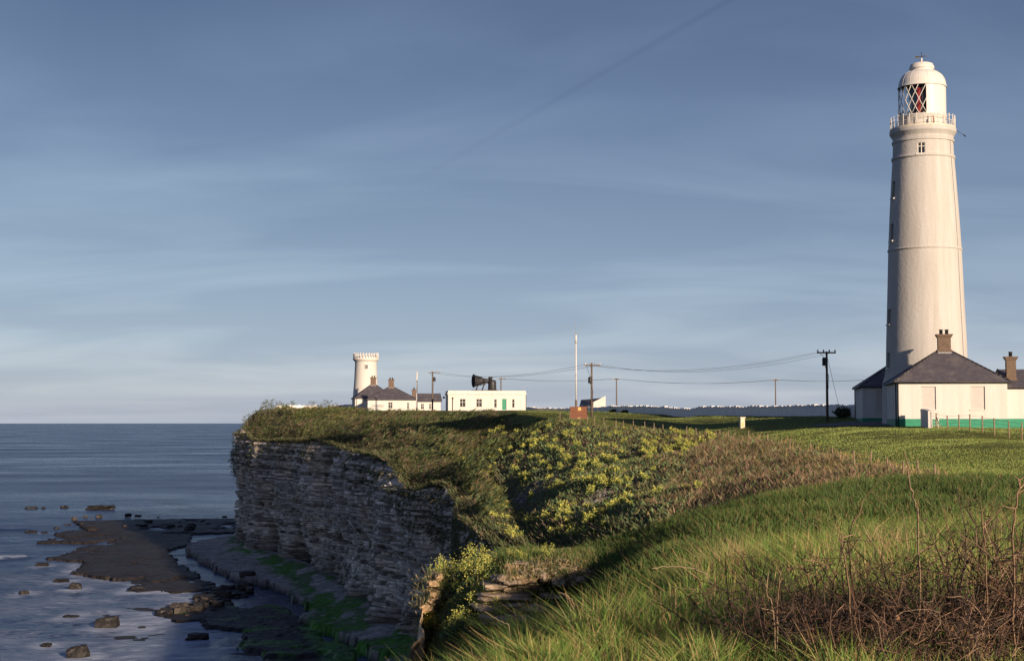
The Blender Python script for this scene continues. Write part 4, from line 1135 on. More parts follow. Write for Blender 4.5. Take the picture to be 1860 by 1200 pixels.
mb = MB(); mb.box(-.18, FW + .18, -.18, FD + .18, H_ - .75, H_ - .5); mb.box(-.1, FW + .1, -.1, FD + .1, H_ - .92, H_ - .75); mb.build('cornice', M['white'], FH)
MB().box(-.03, FW + .03, -.03, FD + .03, H_ - .5, H_).build('parapet', M['white'], FH)
MB().tube([(1.0, -.1, -.3), (1.0, -.1, 3.4)], .08, 6).lathe([(.16, 3.4), (.2, 3.6), (.06, 3.75)], 8, M=Matrix.Translation((1.0, -.1, 0)), cap=(True, True)).build('vent_pipe', M['dark_brown'], FH)
MB().tube([(FW + .1, .4, -.3), (FW + .1, .4, H_ - .9)], .07, 6).build('drainpipe', M['black'], FH)
mb = MB().tube([(-.1, 3.0, 3.6), (-.7, 3.0, 3.9)], .05, 6); mb.box(-1.0, -.6, 2.85, 3.15, 3.5, 3.95); mb.build('lamp', M['black'], FH)
# the foghorn itself, standing on the roof
rp_ = W(886, 708.6, FY + 3.5)
HN = thing('foghorn', 'big black trumpet foghorn mounted on the flat roof', 'foghorn', (rp_.x, rp_.y, fa.z + H_), math.radians(4))
s = kk * 1.01
hc = (708.6 - 690.5) * s
Mh = Matrix.Translation((-26.5 * s, -.3, hc)) @ Matrix.Rotation(math.radians(14), 4, 'Z') @ Matrix.Rotation(math.radians(90), 4, 'Y')
hornp = [(11.8, 0), (12.2, .4), (12.2, 1.2), (11.2, 1.5), (10.2, 4), (9.2, 8), (8.3, 12), (7.8, 14), (8.1, 14.2), (8.1, 15), (6.2, 15.2), (4.8, 20), (4.2, 25), (4.0, 32)]
MB().lathe([(r * s, z * s) for r, z in hornp], 40, M=Mh).lathe([(r * s * .97, z * s + .03) for r, z in hornp[:12] + [(.5, 22)]], 40, M=Mh).build('trumpet', M['horn'], HN)
MB().lathe([(9.4 * s, 0), (9.4 * s, 1.2 * s), (8.6 * s, 1.4 * s), (7.6 * s, 3 * s), (7.4 * s, 16 * s), (6.4 * s, 19 * s), (3 * s, 20 * s)], 28, M=Matrix.Translation((8 * s, .2, 0)), cap=(False, True)).build('housing', M['horn'], HN)
MB().lathe([(3.2 * s, 19 * s), (3.2 * s, 22.5 * s), (4.0 * s, 22.7 * s), (4.0 * s, 24.5 * s), (3.4 * s, 25.2 * s)], 16, M=Matrix.Translation((5 * s, .2, 0)), cap=(False, True)).build('vent_cap', M['horn'], HN)
mb = MB(); mb.box(-29 * s, 18 * s, -1.2, 1.2, 0, .16); mb.build('base_plate', M['horn'], HN)
for xx in (-19, -8):
    mb = MB(); mb.tube([(xx * s - .3, -.6, .1), (xx * s + .2, -.4, hc - 5.5 * s)], .12, 6); mb.tube([(xx * s - .3, .6, .1), (xx * s + .2, .2, hc - 5.5 * s)], .12, 6); mb.box(xx * s - .5, xx * s + .5, -.7, .7, hc - 7 * s, hc - 5 * s)
    mb.build('cradle', M['horn'], HN)

# ------------------------------------------------------------------ field-side things
def lean_to():
    Y = 300.0; a = W(1080, 750, Y); t = thing('outbuilding', 'small lean-to outbuilding with tall white gable wall beside the boundary wall', 'shed', (a.x, a.y, a.z - .2))
    q = Y / F
    # gable faces the viewer's right; slate slope falls to the left
    gw, gh0, gh1 = 20 * q, 22 * q, 33 * q
    mb = MB(); mb.add([(-2.0 * q, 0, 0), (gw, 0, 0), (gw, 0, gh1), (-2.0 * q, 0, gh0)], [(0, 1, 2, 3)])
    mb.add([(-2.0 * q, 0, 0), (-2.0 * q, 0, gh0), (gw, 0, gh1), (gw, 0, 0), (-2.0 * q, .3, 0), (-2.0 * q, .3, gh0), (gw, .3, gh1), (gw, .3, 0)], [(4, 5, 6, 7), (1, 5, 6, 2), (2, 6, 7, 3)])
    mb.build('gable_wall', M['white'], t)
    L = 7.0
    mb = MB(); x0, x1 = -26 * q + .3, gw - .3
    mb.add([(-2 * q, .3, 0), (-2 * q, .3, gh0 - .3), (-24 * q, L, gh0 - .9), (-24 * q, L, 0)], [(0, 3, 2, 1)])
    mb.add([(gw, .3, 0), (gw, .3, gh1 - .3), (gw - 4, L + 3, gh1 - .6), (gw - 4, L + 3, 0)], [(0, 1, 2, 3)]); mb.build('wall', M['white'], t)
    mb = MB(); vs = [(-2.6 * q, .31, gh0 - .25), (gw - .4, .31, gh1 - .45), (gw - 4.4, L + 3, gh1 - .6), (-25 * q, L, gh0 - .95)]
    mb.add(vs + [(v[0], v[1], v[2] - .12) for v in vs], [(0, 1, 2, 3), (4, 7, 6, 5), (0, 4, 5, 1), (3, 7, 4, 0), (2, 6, 7, 3)]); me = mb.mesh('roof'); uv_planar(me); link('roof', me, M['slate'], t)
    for f_ in (.25, .55, .85):
        p0 = Vector((-2 * q, .3, 0)).lerp(Vector((-24 * q, L, 0)), f_)
        MB().box(-.35, .35, -.06, .04, .2, 1.9).build('door', M['blue_grey'], t, loc=p0, rz=math.atan2(L - .3, -22 * q))
lean_to()

kb = W(1046, 762.5, 196.0); q = 196 / F
KS = thing('store_box', 'brown wooden store box with yellow notice beside the wire fence', 'shed', (kb.x, kb.y, hz(kb.x, kb.y) - .05), math.radians(-6))
hh = 23 * q
for i in range(9):
    z0 = .08 + i * (hh - .1) / 9
    MB().box(-10 * q, 20 * q, -.045, 0, z0 + .006, z0 + (hh - .1) / 9 - .006).build('plank', M['brown'], KS)
for i in range(9):
    z0 = .08 + i * (hh - .1) / 9
    MB().box(-10 * q - .04, -10 * q, 0, 2.2, z0 + .006, z0 + (hh - .1) / 9 - .006).build('plank', M['dark_brown'], KS)  # left side planks: same boards as the front, side shade painted in as darker brown
mb = MB(); mb.box(-10 * q + .01, 20 * q - .01, .01, 2.2, .1, hh - .03); mb.build('body', M['dark_brown'], KS)
MB().box(-10 * q - .06, 20 * q + .06, -.08, 2.26, hh - .02, hh + .04).build('lid', M['brown'], KS)
MB().box(4.0 * q, 9.5 * q, -.075, -.05, hh - 6.6 * q, hh - .6 * q).build('notice', M['yellow'], KS)
MB().box(3.5 * q, 7 * q, -.075, -.05, .1, .1 + 2.2 * q).build('notice', M['yellow'], KS)

mk = W(1348, 790, 163.0)
MK = thing('marker_pillar', 'small cream stone pillar standing alone on the field by the fence', 'pillar', (mk.x, mk.y, hz(mk.x, mk.y) - .05), math.radians(12))
MB().box(-.24, .24, -.24, .24, 0, 1.12).build('shaft', M['cream'], MK)
MB().box(-.3, .3, -.3, .3, 1.12, 1.24).build('cap', M['cream'], MK)
MB().box(-.14, .1, -.252, -.235, .25, .62).build('plate', M['yellow'], MK)

def upole(px, top, base, Y, label, arm_px=None, arm_y=None, box=None, stay=False, r=.13, group=None):
    b_ = W(px, base, Y); g = min(b_.z, hz(b_.x, b_.y)); t = thing('utility_pole', label, 'pole', (b_.x, b_.y, g - .3), 0, 'wooden utility poles')
    H = W(px, top, Y).z - g + .3; q = Y / F
    MB().tube([(0, 0, 0), (0, 0, H * .5), (0, 0, H)], [r, r * .9, r * .75], 8).build('shaft', M['pole'], t)
    if arm_px:
        x0, x1 = (arm_px[0] - px) * q, (arm_px[1] - px) * q; za = W(px, arm_y, Y).z - g + .3
        arm = MB().box(x0, x1, -r - .12, -r + .02, za - .08, za + .08).build('crossarm', M['pole'], t)
        for i in range(4):
            xi = x0 + (x1 - x0) * (.04 + .92 * i / 3)
            MB().lathe([(.05, za + .08), (.1, za + .12), (.07, za + .2), (.1, za + .24), (.04, za + .34)], 8, M=Matrix.Translation((xi, -r - .05, 0)), cap=(True, True)).build('insulator', M['white_metal'] if i in (0, 3) else M['lead'], arm)
        if box:
            zb_ = W(px, box[1], Y).z - g + .3; xb = (box[0] - px) * q
            MB().lathe([(.26, zb_ - .45), (.28, zb_ - .4), (.28, zb_ + .35), (.2, zb_ + .45)], 12, M=Matrix.Translation((xb, -.1, 0)), cap=(True, True)).build('transformer', M['steel' if False else 'black'], t)
            MB().box(min(xb, 0), max(xb, 0), -.06, .02, zb_ - .1, zb_ + .0).build('bracket', M['steel'], t)
            MB().tube([(xb, -.1, zb_ + .4), (x0 * .7, -.15, za - .08)], .02, 4).tube([(xb, -.1, zb_ - .4), (0.16, -.16, zb_ - 1.6), (.1, -.17, zb_ - 3)], .03, 4).build('cable', M['black'], t)
        if stay:
            MB().tube([(0.1, 0, za - .6), (24 * q, -1, .2)], .02, 4).build('stay_wire', M['black'], t)
    return t, Vector((b_.x, b_.y, 0))
upole(1503, 638, 764, 166, 'wooden utility pole nearest the tall lighthouse', (1485, 1519), 640.5, (1499, 656.5), True, .15)
upole(1075, 659, 752, 215, 'wooden utility pole with transformer behind the brown store box', (1062, 1091), 663.5, (1072, 690), False, .16)
upole(1120, 687, 745, 372, 'thin utility pole beyond the boundary wall, right of the lean-to outbuilding', (1114, 1126), 688.5, None, False, .17)
upole(1409, 689, 742, 345, 'thin utility pole beyond the boundary wall, midway to the tall lighthouse', (1402, 1415), 690.5, None, False, .16)
upole(785.5, 674, 752, 345, 'utility pole left of the foghorn house', (778, 800), 676.5, (789, 688.5), False, .2)
upole(910, 685, 745, 380, 'far utility pole showing above the foghorn house roof', (904, 920), 688, None, False, .17)
# wires
def span(label, ends, sag, n=1, rad=.014):
    for k in range(n):
        pts = []
        for (p_, q_), sg in zip(zip(ends[:-1], ends[1:]), sag):
            for i in range(25):
                t = i / 24; v = p_.lerp(q_, t); v.z -= 4 * sg * t * (1 - t); v.x += 0
                pts.append(v)
        o = MB().tube(pts, rad, 4, False).build('power_line', M['black'])
        tag(o, label, 'wire', 'overhead wires')
for k, (xa, xb, dy) in enumerate(((1486, 1063.5, 0), (1497, 1072, .0), (1517, 1090, 0))):
    span('overhead wire sagging between transformer pole and pole by the tall lighthouse, %s of three' % ('the left', 'the middle', 'the right')[k], [W(xa, 639, 166), W(xb, 662, 215)], [1.35 + .12 * k], 1, .013)
for xa, xb, nm in ((1063.5, 779, 'left'), (1090, 799, 'right')):
    span('overhead wire towards the foghorn house from the %s end of the transformer pole arm' % nm, [W(xa, 662, 215), W(xb, 675.5, 345)], [1.4], 1, .02)
for dx in (-5, 5):
    span('far overhead wire running low along the sky past the boundary wall', [W(1600 + dx, 688, 335), W(1409 + dx, 689.5, 345), W(1120 + dx, 687.5, 372), W(912 + dx, 687, 380)], [.4, 1.0, .6], 1, .02)
# aerial mast
ms = W(1046.5, 752, 222.0); qm = 222 / F
g_ = hz(ms.x, ms.y)
AM = thing('aerial_mast', 'slim white aerial mast with thin whip antennas by the brown store box', 'mast', (ms.x, ms.y, g_ - .2))
zm = lambda py: W(1046, py, 222).z - g_ + .2
MB().tube([(0, 0, 0), (0, 0, zm(726))], .16, 8).build('base_tube', M['pole'], AM)
MB().tube([(0, 0, zm(726)), (0, 0, zm(622))], .10, 8).build('pole', M['white_metal'], AM)
MB().tube([(0, 0, zm(622)), (0, 0, zm(608))], .14, 8).build('antenna_body', M['white_metal'], AM)
MB().lathe([(.17, zm(623)), (.2, zm(622)), (.17, zm(620))], 8, cap=(True, True)).build('collar', M['lead'], AM)
for dx, py in ((-19, 590), (-2, 578), (14, 590)):
    MB().tube([(0, 0, zm(608)), (dx * qm, 0, zm(py))], .02, 4).build('whip', M['lead'], AM)
fp = W(757, 752, 352.0); g_ = hz(fp.x, fp.y)
FP = thing('flagpole', 'plain white pole standing in front of the low lighthouse cottages', 'pole', (fp.x, fp.y, g_ - .2))
MB().tube([(0, 0, 0), (0, 0, W(757, 712, 352).z - g_)], .19, 8).build('lower_shaft', M['white_metal'], FP)
MB().tube([(0, 0, W(757, 712, 352).z - g_), (0, 0, W(757, 673, 352).z - g_)], .15, 8).build('upper_shaft', M['white_metal'], FP)

# ------------------------------------------------------------------ boundary wall (white, rough white coping stones)
def stone_wall(label, pts, hgt, thick, n_cop, seed):
    t = thing('boundary_wall', label, 'wall', (0, 0, 0))
    C = resample(np.array(pts), 2.5); zz = h_land(C[:, 0], C[:, 1])
    T = np.gradient(C, axis=0); T /= np.linalg.norm(T, axis=1)[:, None]; N = np.stack([-T[:, 1], T[:, 0]], -1) * thick / 2
    mb = MB(); vs = []
    for c, n_, z in zip(C, N, zz):
        for sg in (-1, 1):
            vs += [(c[0] + sg * n_[0], c[1] + sg * n_[1], z - .5), (c[0] + sg * n_[0], c[1] + sg * n_[1], z + hgt)]
    f = []
    for i in range(len(C) - 1):
        o_ = i * 4; f += [(o_, o_ + 1, o_ + 5, o_ + 4), (o_ + 2, o_ + 6, o_ + 7, o_ + 3), (o_ + 1, o_ + 3, o_ + 7, o_ + 5)]
    f += [(0, 2, 3, 1), (4 * len(C) - 4, 4 * len(C) - 3, 4 * len(C) - 1, 4 * len(C) - 2)]
    mb.add(vs, f); mb.build('wall_face', M['whitewash'], t)
    rg = random.Random(seed); me_ = [rock_mesh('coping_stone', 1.0, .62, .42, seed + i, .07, 2) for i in range(5)]
    L = np.concatenate([[0], np.cumsum(np.linalg.norm(np.diff(C, axis=0), axis=1))])
    for i in range(n_cop):
        u = (i + .5) / n_cop * L[-1]
        x, y, z = np.interp(u, L, C[:, 0]), np.interp(u, L, C[:, 1]), np.interp(u, L, zz)
        k = np.searchsorted(L, u) - 1; tx, ty = C[min(k + 1, len(C) - 1)] - C[k]
        o = link('coping_stone', me_[rg.randrange(5)], M['white_stone'], t, (x, y, z + hgt + .1), math.atan2(ty, tx))
        sc = L[-1] / n_cop; o.scale = (sc * rg.uniform(.8, 1.0), 1, rg.uniform(.6, 1.35))
    return t
wa, wb, wc = W(1560, 752, 168), W(1100, 751, 285), W(940, 752, 372)
stone_wall('long white boundary wall with rough coping across the back of the field', [(wa.x, wa.y), (wb.x, wb.y), (wc.x, wc.y)], 1.05, .45, 150, 300)
wa, wb = W(508, 752, 398), W(576, 752, 402)
stone_wall('short white wall near the cliff end left of the low lighthouse', [(wa.x - 1, wa.y), (wb.x, wb.y)], 1.25, .4, 8, 320)
wa, wb = W(596, 752, 415), W(640, 752, 405)
stone_wall('white wall joining the low lighthouse cottage on its left', [(wa.x, wa.y), (wb.x, wb.y)], 1.6, .4, 6, 330)

# ------------------------------------------------------------------ fences
def fence(label, posts, hgt, r, wires, lean=.04, brace=None, seed=0):
    t = thing('wire_fence', label, 'fence', (0, 0, 0)); rg = random.Random(seed); tops = []
    for i, (x, y) in enumerate(posts):
        z = hz(x, y); hh_ = hgt * rg.uniform(.88, 1.08)
        top = Vector((x + rg.uniform(-lean, lean), y + rg.uniform(-lean, lean), z + hh_)); tops.append((Vector((x, y, z)), top))
        MB().tube([(x, y, z - .3), top], [r, r * .92], 7).build('post', M['wood'], t)
    for f_ in wires:
        pts = [a.lerp(b, f_) for a, b in tops]
        MB().tube([p + Vector((0, -r, 0)) for p in pts], .007, 4, False).build('wire', M['steel'], t)
    if brace is not None:
        a, b = tops[brace[0]]; c, d = tops[brace[1]]
        MB().tube([a.lerp(b, .75), c.lerp(a, .55)], r * .7, 6).build('brace', M['wood'], t)
    return t
yy_ = np.array([a[2] for a in FENCE], float); xx_ = np.array([a[0] for a in FENCE], float)
def fpt(px):
    i = np.interp(px, xx_, np.arange(len(xx_))); k = int(min(i, len(xx_) - 2)); f_ = i - k
    return tuple(FN[k] * (1 - f_) + FN[k + 1] * f_)
FPX = [1017, 1035, 1053.6, 1066.7, 1081, 1098.5, 1118.8, 1132, 1151.5, 1172.4, 1189, 1206.7, 1228, 1248, 1265, 1284, 1307, 1324.6, 1363.5, 1392.5, 1440, 1478, 1515, 1553, 1582, 1612, 1642, 1671, 1700]
fence('old post and wire fence along the cliff edge of the field', [fpt(a) for a in FPX], 1.15, .055, (.35, .62, .9), .09, None, 5)
cf = [(1700.6, 780, 127), (1721.6, 782, 124.5), (1741.8, 784, 122), (1762.5, 789, 119.5), (1785, 793, 117), (1806.5, 794.6, 115), (1833, 797.5, 112), (1856, 800, 109.5), (1882, 803, 107)]
fence('post and wire garden fence in front of the cottage by the tall lighthouse', [(W(*a).x, W(*a).y) for a in cf], 1.25, .06, (.2, .45, .7, .92), .03, (0, 1), 6)
# ------------------------------------------------------------------ vegetation helpers
def hit(px, py, y0, y1, n=160):
    """where the sight line of a photo pixel meets the land between distances y0 and y1"""
    d = pix_dir(px, py); Y = np.linspace(y0, y1, n); t = Y / d.y
    z = ZC + d.z * t; hh = h_land(d.x * t, Y)
    k = np.nonzero(z <= hh)[0]
    if len(k) == 0: return None
    i = k[0]; return np.array([d.x * t[i], Y[i], hh[i]])
def blades(P, h, w, bend, az, col, tipcol=None, seg=2):
    n = len(P); u = np.stack([np.cos(az), np.sin(az), np.zeros(n)], -1) * (w / 2)[:, None]
    top = P + np.concatenate([bend, h[:, None]], 1)
    if seg == 1:
        V = np.stack([P - u, P + u, top], 1).reshape(-1, 3); F_ = np.arange(3 * n).reshape(n, 3)
        C = np.repeat(col, 3, 0); 
        if tipcol is not None: C[2::3] = tipcol
        return V, F_, C
    mid = P + np.concatenate([bend * .33, (h * .62)[:, None]], 1)
    V = np.stack([P - u, P + u, mid - u * .8, mid + u * .8, top], 1).reshape(-1, 3)
    b = (np.arange(n) * 5)[:, None]
    F_ = np.concatenate([b + np.array([[0, 1, 3]]), b + np.array([[0, 3, 2]]), b + np.array([[2, 3, 4]])], 0)
    C = np.repeat(col, 5, 0)
    if tipcol is not None: C[4::5] = tipcol
    return V, F_, C
def stuff(name, label, V, F_, C, mat):
    return tag(link(name, mesh_np(name, V, F_, C, False), mat), label, None, None, 'stuff')
def sample(n, y0, y1, px0=-150, px1=2010, power=1.0):
    """random land points inside a wedge a little wider than the view; denser when nearer"""
    t = RNG.random(n)
    Y = (y0 ** (1 - power) + t * (y1 ** (1 - power) - y0 ** (1 - power))) ** (1 / (1 - power)) if abs(power - 1) > 1e-6 else y0 * (y1 / y0) ** t
    X = ((px0 + RNG.random(n) * (px1 - px0)) - 930) / F * Y
    return X, Y
def vary(base, n, hue=.2, val=.35, noise=None):
    base = np.array(base); c = np.tile(base, (n, 1)) * (1 + val * (RNG.random(n) * 2 - 1))[:, None]
    c *= 1 + hue * (RNG.random((n, 3)) * 2 - 1) * np.array([1, .5, .7])
    if noise is not None: c *= (0.7 + 0.6 * noise)[:, None]
    return c

# --- foreground rough grass (two heights), green with dry blades
def grass(name, label, n, y0, y1, hr, wr, base, dry, dryfrac, px=(-150, 2010), power=1.6, mask=None, lean=.5, seg=2, clump=1.0):
    x, y = sample(n, y0, y1, px[0], px[1], power)
    s_ = edge_dist(x, y); ok = s_ > 0.25
    x, y, s_ = x[ok], y[ok], s_[ok]
    if mask is not None:
        m_ = mask(x, y, s_); x, y = x[m_], y[m_]
    n = len(x); z = h_land(x, y) - .02
    d = np.hypot(x, y)
    nz_ = fbm(x / (clump * .6), y / (clump * .6), 201, 3); n2 = fbm(x / (clump * 3), y / (clump * 3), 205, 3)
    h = (hr[0] + (hr[1] - hr[0]) * RNG.random(n)) * (0.28 + 1.9 * nz_ ** 1.4)
    w = (wr[0] + (wr[1] - wr[0]) * RNG.random(n))
    # wind leans the sward leftwards, each tuft its own way
    th = 2 * np.pi * fbm(x / (clump * .9), y / (clump * .9), 211, 2) * 2 + RNG.normal(0, 1.5, n)
    b = (h * lean * RNG.random(n))[:, None] * np.stack([np.cos(th) - .2, np.sin(th)], -1)
    c = vary(base, n, .18, .3, n2)
    dm = RNG.random(n) < dryfrac * (0.3 + 1.4 * n2)
    c[dm] = vary(dry, dm.sum(), .1, .25)
    tip = c * np.array([1.25, 1.12, .95])
    az = RNG.normal(0, .75, n)
    V, F_, C = blades(np.stack([x, y, z], -1), h, w, b, az, c, tip, seg)
    return stuff(name, label, V, F_, C, M['leaf'])
def bramble_mask(x, y, s_):
    px = 930 + F * x / y
    return ~((px > 1330 + 30 * (fbm(x / .3, y / .3, 261, 2) - .5) * 4) & (y < 10.2) & (RNG.random(len(x)) < .55))
grass('grass', 'long rough green grass with dry blades in the foreground', 190000, 6.5, 26, (.13, .34), (.005, .011), (.14, .235, .055), (.38, .30, .15), .26, (560, 2010), 1.7, bramble_mask, 1.0)
grass('grass', 'rough grass with shade in its blade colour on the knoll in the middle distance', 130000, 25, 62, (.12, .32), (.016, .03), (.075, .125, .035), (.20, .16, .08), .14, (900, 2010), 1.4, lean=.9, clump=2.5)  # knoll blades darker than the foreground grass: shade put into their colour
def field_mask(x, y, s_):
    return ((fence_side(x, y) > -.4) & (y > 60) & (y < 196)) | ((y >= 192) & (s_ > 12))
grass('grass', 'short grazed turf of the open field', 380000, 60, 330, (.035, .09), (.045, .09), (.19, .265, .078), (.32, .31, .14), .08, (940, 2010), 1.5, field_mask, .6, 1, 6)
grass('grass', 'longer grass tussocks along the fence line', 26000, 62, 190, (.2, .5), (.05, .09), (.14, .15, .05), (.33, .25, .13), .45, (980, 1800), 1.3,
      lambda x, y, s_: (np.abs(fence_side(x, y)) < 2.2) & (y < 196), .6, 1, 3)

# --- slope below the fence: undergrowth, brown bramble, dead grass
def slope_mask(x, y): return (fence_side(x, y) < .6) & (y > 58) & (y < 197)
def brown_w(x, y):
    px, py, _ = project(np.stack([x, y, h_raw(x, y)], -1))
    w_ = sstep(1150, 1290, px + 90 * (fbm(x / 3, y / 3, 221, 3) - .5)) + .5 * sstep(.55, .68, fbm(x / 3.5, y / 3.5, 223, 3))
    return np.clip(w_, 0, 1)
x, y = sample(150000, 60, 200, 820, 1760, 1.3); s_ = edge_dist(x, y); k = slope_mask(x, y) & (s_ > .2); x, y = x[k], y[k]
bw = brown_w(x, y); z = h_land(x, y); n = len(x); nn = fbm(x / 2.2, y / 2.2, 225, 4); n2 = fbm(x / 1.1, y / 1.1, 227, 3)
bare = sstep(.60, .68, fbm(x / 4 + 3, y / 9, 229, 3)) * (1 - bw)
k = (RNG.random(n) > bare * .9); x, y, z, bw, nn, n2 = x[k], y[k], z[k], bw[k], nn[k], n2[k]; n = len(x)
isb = RNG.random(n) < bw * .8
mound = .55 * sstep(.35, .7, nn)
P = np.stack([x, y, z + mound * RNG.random(n)], -1)
h = np.where(isb, RNG.uniform(.15, .55, n), RNG.uniform(.12, .38, n)); w = np.where(isb, RNG.uniform(.03, .08, n), RNG.uniform(.10, .24, n))
th = RNG.random(n) * 2 * np.pi; bd = (h * RNG.uniform(.3, 1.5, n))[:, None] * np.stack([np.cos(th), np.sin(th)], -1)
c = vary((.135, .185, .08), n, .22, .4, n2); cb_ = vary((.30, .205, .135), n, .15, .45, nn); c[isb] = cb_[isb]
gm = (RNG.random(n) < .22) & ~isb; c[gm] = vary((.21, .17, .08), gm.sum(), .15, .3)
gm = (RNG.random(n) < .3) & isb; c[gm] = vary((.10, .12, .035), gm.sum(), .15, .3)
V, F_, C = blades(P, h, w, bd, RNG.normal(0, .9, n), c, c * 1.15, 1)
stuff('undergrowth', 'tangled undergrowth and brown bramble on the slope below the fence', V, F_, C, M['leaf'])

# --- clifftop scrub, wind clipped, and curtains of ivy hanging over the lip
x, y = sample(170000, 138, 410, 330, 1010, .6); s_ = edge_dist(x, y)
lim = 13 + 12 * fbm(x / 12, y / 12, 231, 3)
k = (s_ > -0.8) & (s_ < np.where(y < 186, 2.6, lim)) & ~((x > -2) & (fence_side(x, y) > 1) & (y < 200)); x, y, s_ = x[k], y[k], s_[k]; n = len(x)
nn = fbm(x / 3.2 + y / 9, y / 4.5, 233, 4); n2 = fbm(x / 7, y / 7, 235, 3)
can = 3.0 * sstep(.38, .68, nn) * sstep(-.5, 2, s_) * (0.22 + .78 * sstep(12, 4, s_))
P = np.stack([x, y, h_land(x, y) + can * (RNG.random(n) ** .5)], -1)
h = RNG.uniform(.2, .6, n); w = RNG.uniform(.12, .30, n)
bd = np.stack([.8 + .4 * RNG.normal(0, 1, n), .5 * RNG.normal(0, 1, n)], -1) * h[:, None] * 1.4
c = vary((.068, .09, .036), n, .2, .4, nn); gm = RNG.random(n) < (.12 + .4 * sstep(.5, .65, n2)); c[gm] = vary((.15, .15, .055), gm.sum(), .2, .35)
gm = RNG.random(n) < .45 * sstep(.45, .6, fbm(x / 4, y / 4, 237, 3)); c[gm] = vary((.15, .11, .075), gm.sum(), .15, .3)
V1, F1, C1 = blades(P, h, w, bd, RNG.normal(0, .8, n), c, c * 1.2, 1)
# hanging growth on the face
X_, Y_, Z_ = CL['X'], CL['Y'], CL['Z']; nzr, nur = X_.shape
j = RNG.integers(0, nur, 160000); i = RNG.integers(0, nzr, 160000)
px_, py_, pz_ = X_[i, j], Y_[i, j], Z_[i, j]
low = np.interp(py_, [112, 132, 155, 180, 195, 215, 235, 262, 300, 330, 350, 366, 380], [5, 7, 9.0, 15.0, 17.8, 21.8, 22.8, 23.4, 24.8, 24.2, 23.0, 21.2, 21])
edge_n = -1.0 + 9.0 * (fbm(CL['u'][j] / 5.0, pz_ * 0, 241, 3) - .5) + 7 * (fbm(CL['u'][j] / 1.0, pz_ / 6, 243, 2) - .5)
vm = (pz_ > low + edge_n) | (pz_ > CL['top'][j] - 1.3)
pat = (fbm(CL['u'][j] / 2.5, pz_ / 2.0, 245, 3) > .69) & (pz_ > 6)
vm = (vm & (RNG.random(len(vm)) < .9)) | (pat & (RNG.random(len(vm)) < .5))
j, px_, py_, pz_ = j[vm], px_[vm], py_[vm], pz_[vm]; n = len(j)
of = RNG.random(n) * .75
P = np.stack([px_ + CL['N'][j, 0] * of, py_ + CL['N'][j, 1] * of, pz_], -1)
h = -RNG.uniform(.1, .5, n); w = RNG.uniform(.14, .32, n)
at_lip = pz_ >= CL['top'][j] - .05
dl_ = RNG.uniform(-1.2, 4.5, n); qx, qy = CL['C'][j, 0] - CL['N'][j, 0] * dl_, CL['C'][j, 1] - CL['N'][j, 1] * dl_
qz = np.where(dl_ > 0, h_land(qx, qy), CL['top'][j]) + RNG.uniform(0, .5, n)
P = np.where(at_lip[:, None], np.stack([qx, qy, qz], -1), P); h = np.where(at_lip, -h, h)
bd = CL['N'][j] * RNG.uniform(0, .5, n)[:, None] + RNG.normal(0, .15, (n, 2))
nn = fbm(CL['u'][j] / 3, pz_ / 3, 247, 3)
c = vary((.08, .098, .042), n, .2, .4, nn); gm = RNG.random(n) < .25; c[gm] = vary((.15, .12, .08), gm.sum(), .15, .35)
V2, F2, C2 = blades(P, h, w, bd, RNG.random(n) * 3.1, c, c * 1.15, 1)
stuff('clifftop_scrub', 'dark windswept scrub and ivy along the clifftop', np.vstack([V1, V2]), np.vstack([F1, F2 + len(V1)]), np.vstack([C1, C2]), M['leaf'])

# --- yellow flowering plants, individuals
def plant_meshes(seed, nl, nf, leaf, pet, rad=.5, hgt=.62):
    rg = np.random.default_rng(seed)
    a = rg.random(nl) * 6.283; r = rad * np.sqrt(rg.random(nl)); zz = hgt * (1 - (r / rad) ** 2 * .6) * rg.random(nl) ** .6
    P = np.stack([r * np.cos(a), r * np.sin(a), zz - .05], -1)
    c = np.tile(np.array([.10, .145, .07]), (nl, 1)) * rg.uniform(.6, 1.4, (nl, 1)) * (1 + .15 * rg.normal(0, 1, (nl, 3)))
    V, F_, C = blades(P, rg.uniform(.3, .9, nl) * leaf, rg.uniform(.5, 1.1, nl) * leaf, np.stack([np.cos(a), np.sin(a)], -1) * (leaf * rg.uniform(.4, 1.2, nl))[:, None], rg.random(nl) * 3.14, c, c * 1.1, 2)
    m1 = mesh_np('foliage', V, F_, C); m1.materials.append(M['leaf'])
    ns = 7; ca = rg.random(ns) * 6.283; cr = rad * .75 * np.sqrt(rg.random(ns)); ch = hgt * rg.uniform(.85, 1.35, ns)
    k = rg.integers(0, ns, nf); P = np.stack([cr[k] * np.cos(ca[k]), cr[k] * np.sin(ca[k]), ch[k]], -1) + rg.normal(0, 1, (nf, 3)) * np.array([.085, .085, .11]) * rad / .5
    a = rg.random(nf) * 6.283
    c = np.tile(np.array([.50, .48, .12]), (nf, 1)) * rg.uniform(.65, 1.2, (nf, 1)); gm = rg.random(nf) < .45; c[gm] = np.array([.26, .32, .09])
    V, F_, C = blades(P, rg.uniform(.7, 1.3, nf) * pet, rg.uniform(.7, 1.3, nf) * pet, rg.normal(0, .5, (nf, 2)) * pet, a, c, c, 2)
    m2 = mesh_np('flower_heads', V, F_, C); m2.materials.append(M['flower'])
    return m1, m2
FARP = [plant_meshes(400 + i, 110, 120, .17, .10) for i in range(5)]
NEARP = [plant_meshes(420 + i, 170, 190, .12, .04) for i in range(4)]
def plant(P, variants, sc, label, group):
    v = random.choice(variants)
    t = thing('flowering_plant', label, 'plant', tuple(P), random.uniform(0, 6.28), group); t.scale = (sc, sc, sc * random.uniform(.85, 1.1))
    for nm, m_ in (('foliage', v[0]), ('flower_heads', v[1])): link(nm, m_, None, t)['kind'] = 'stuff'
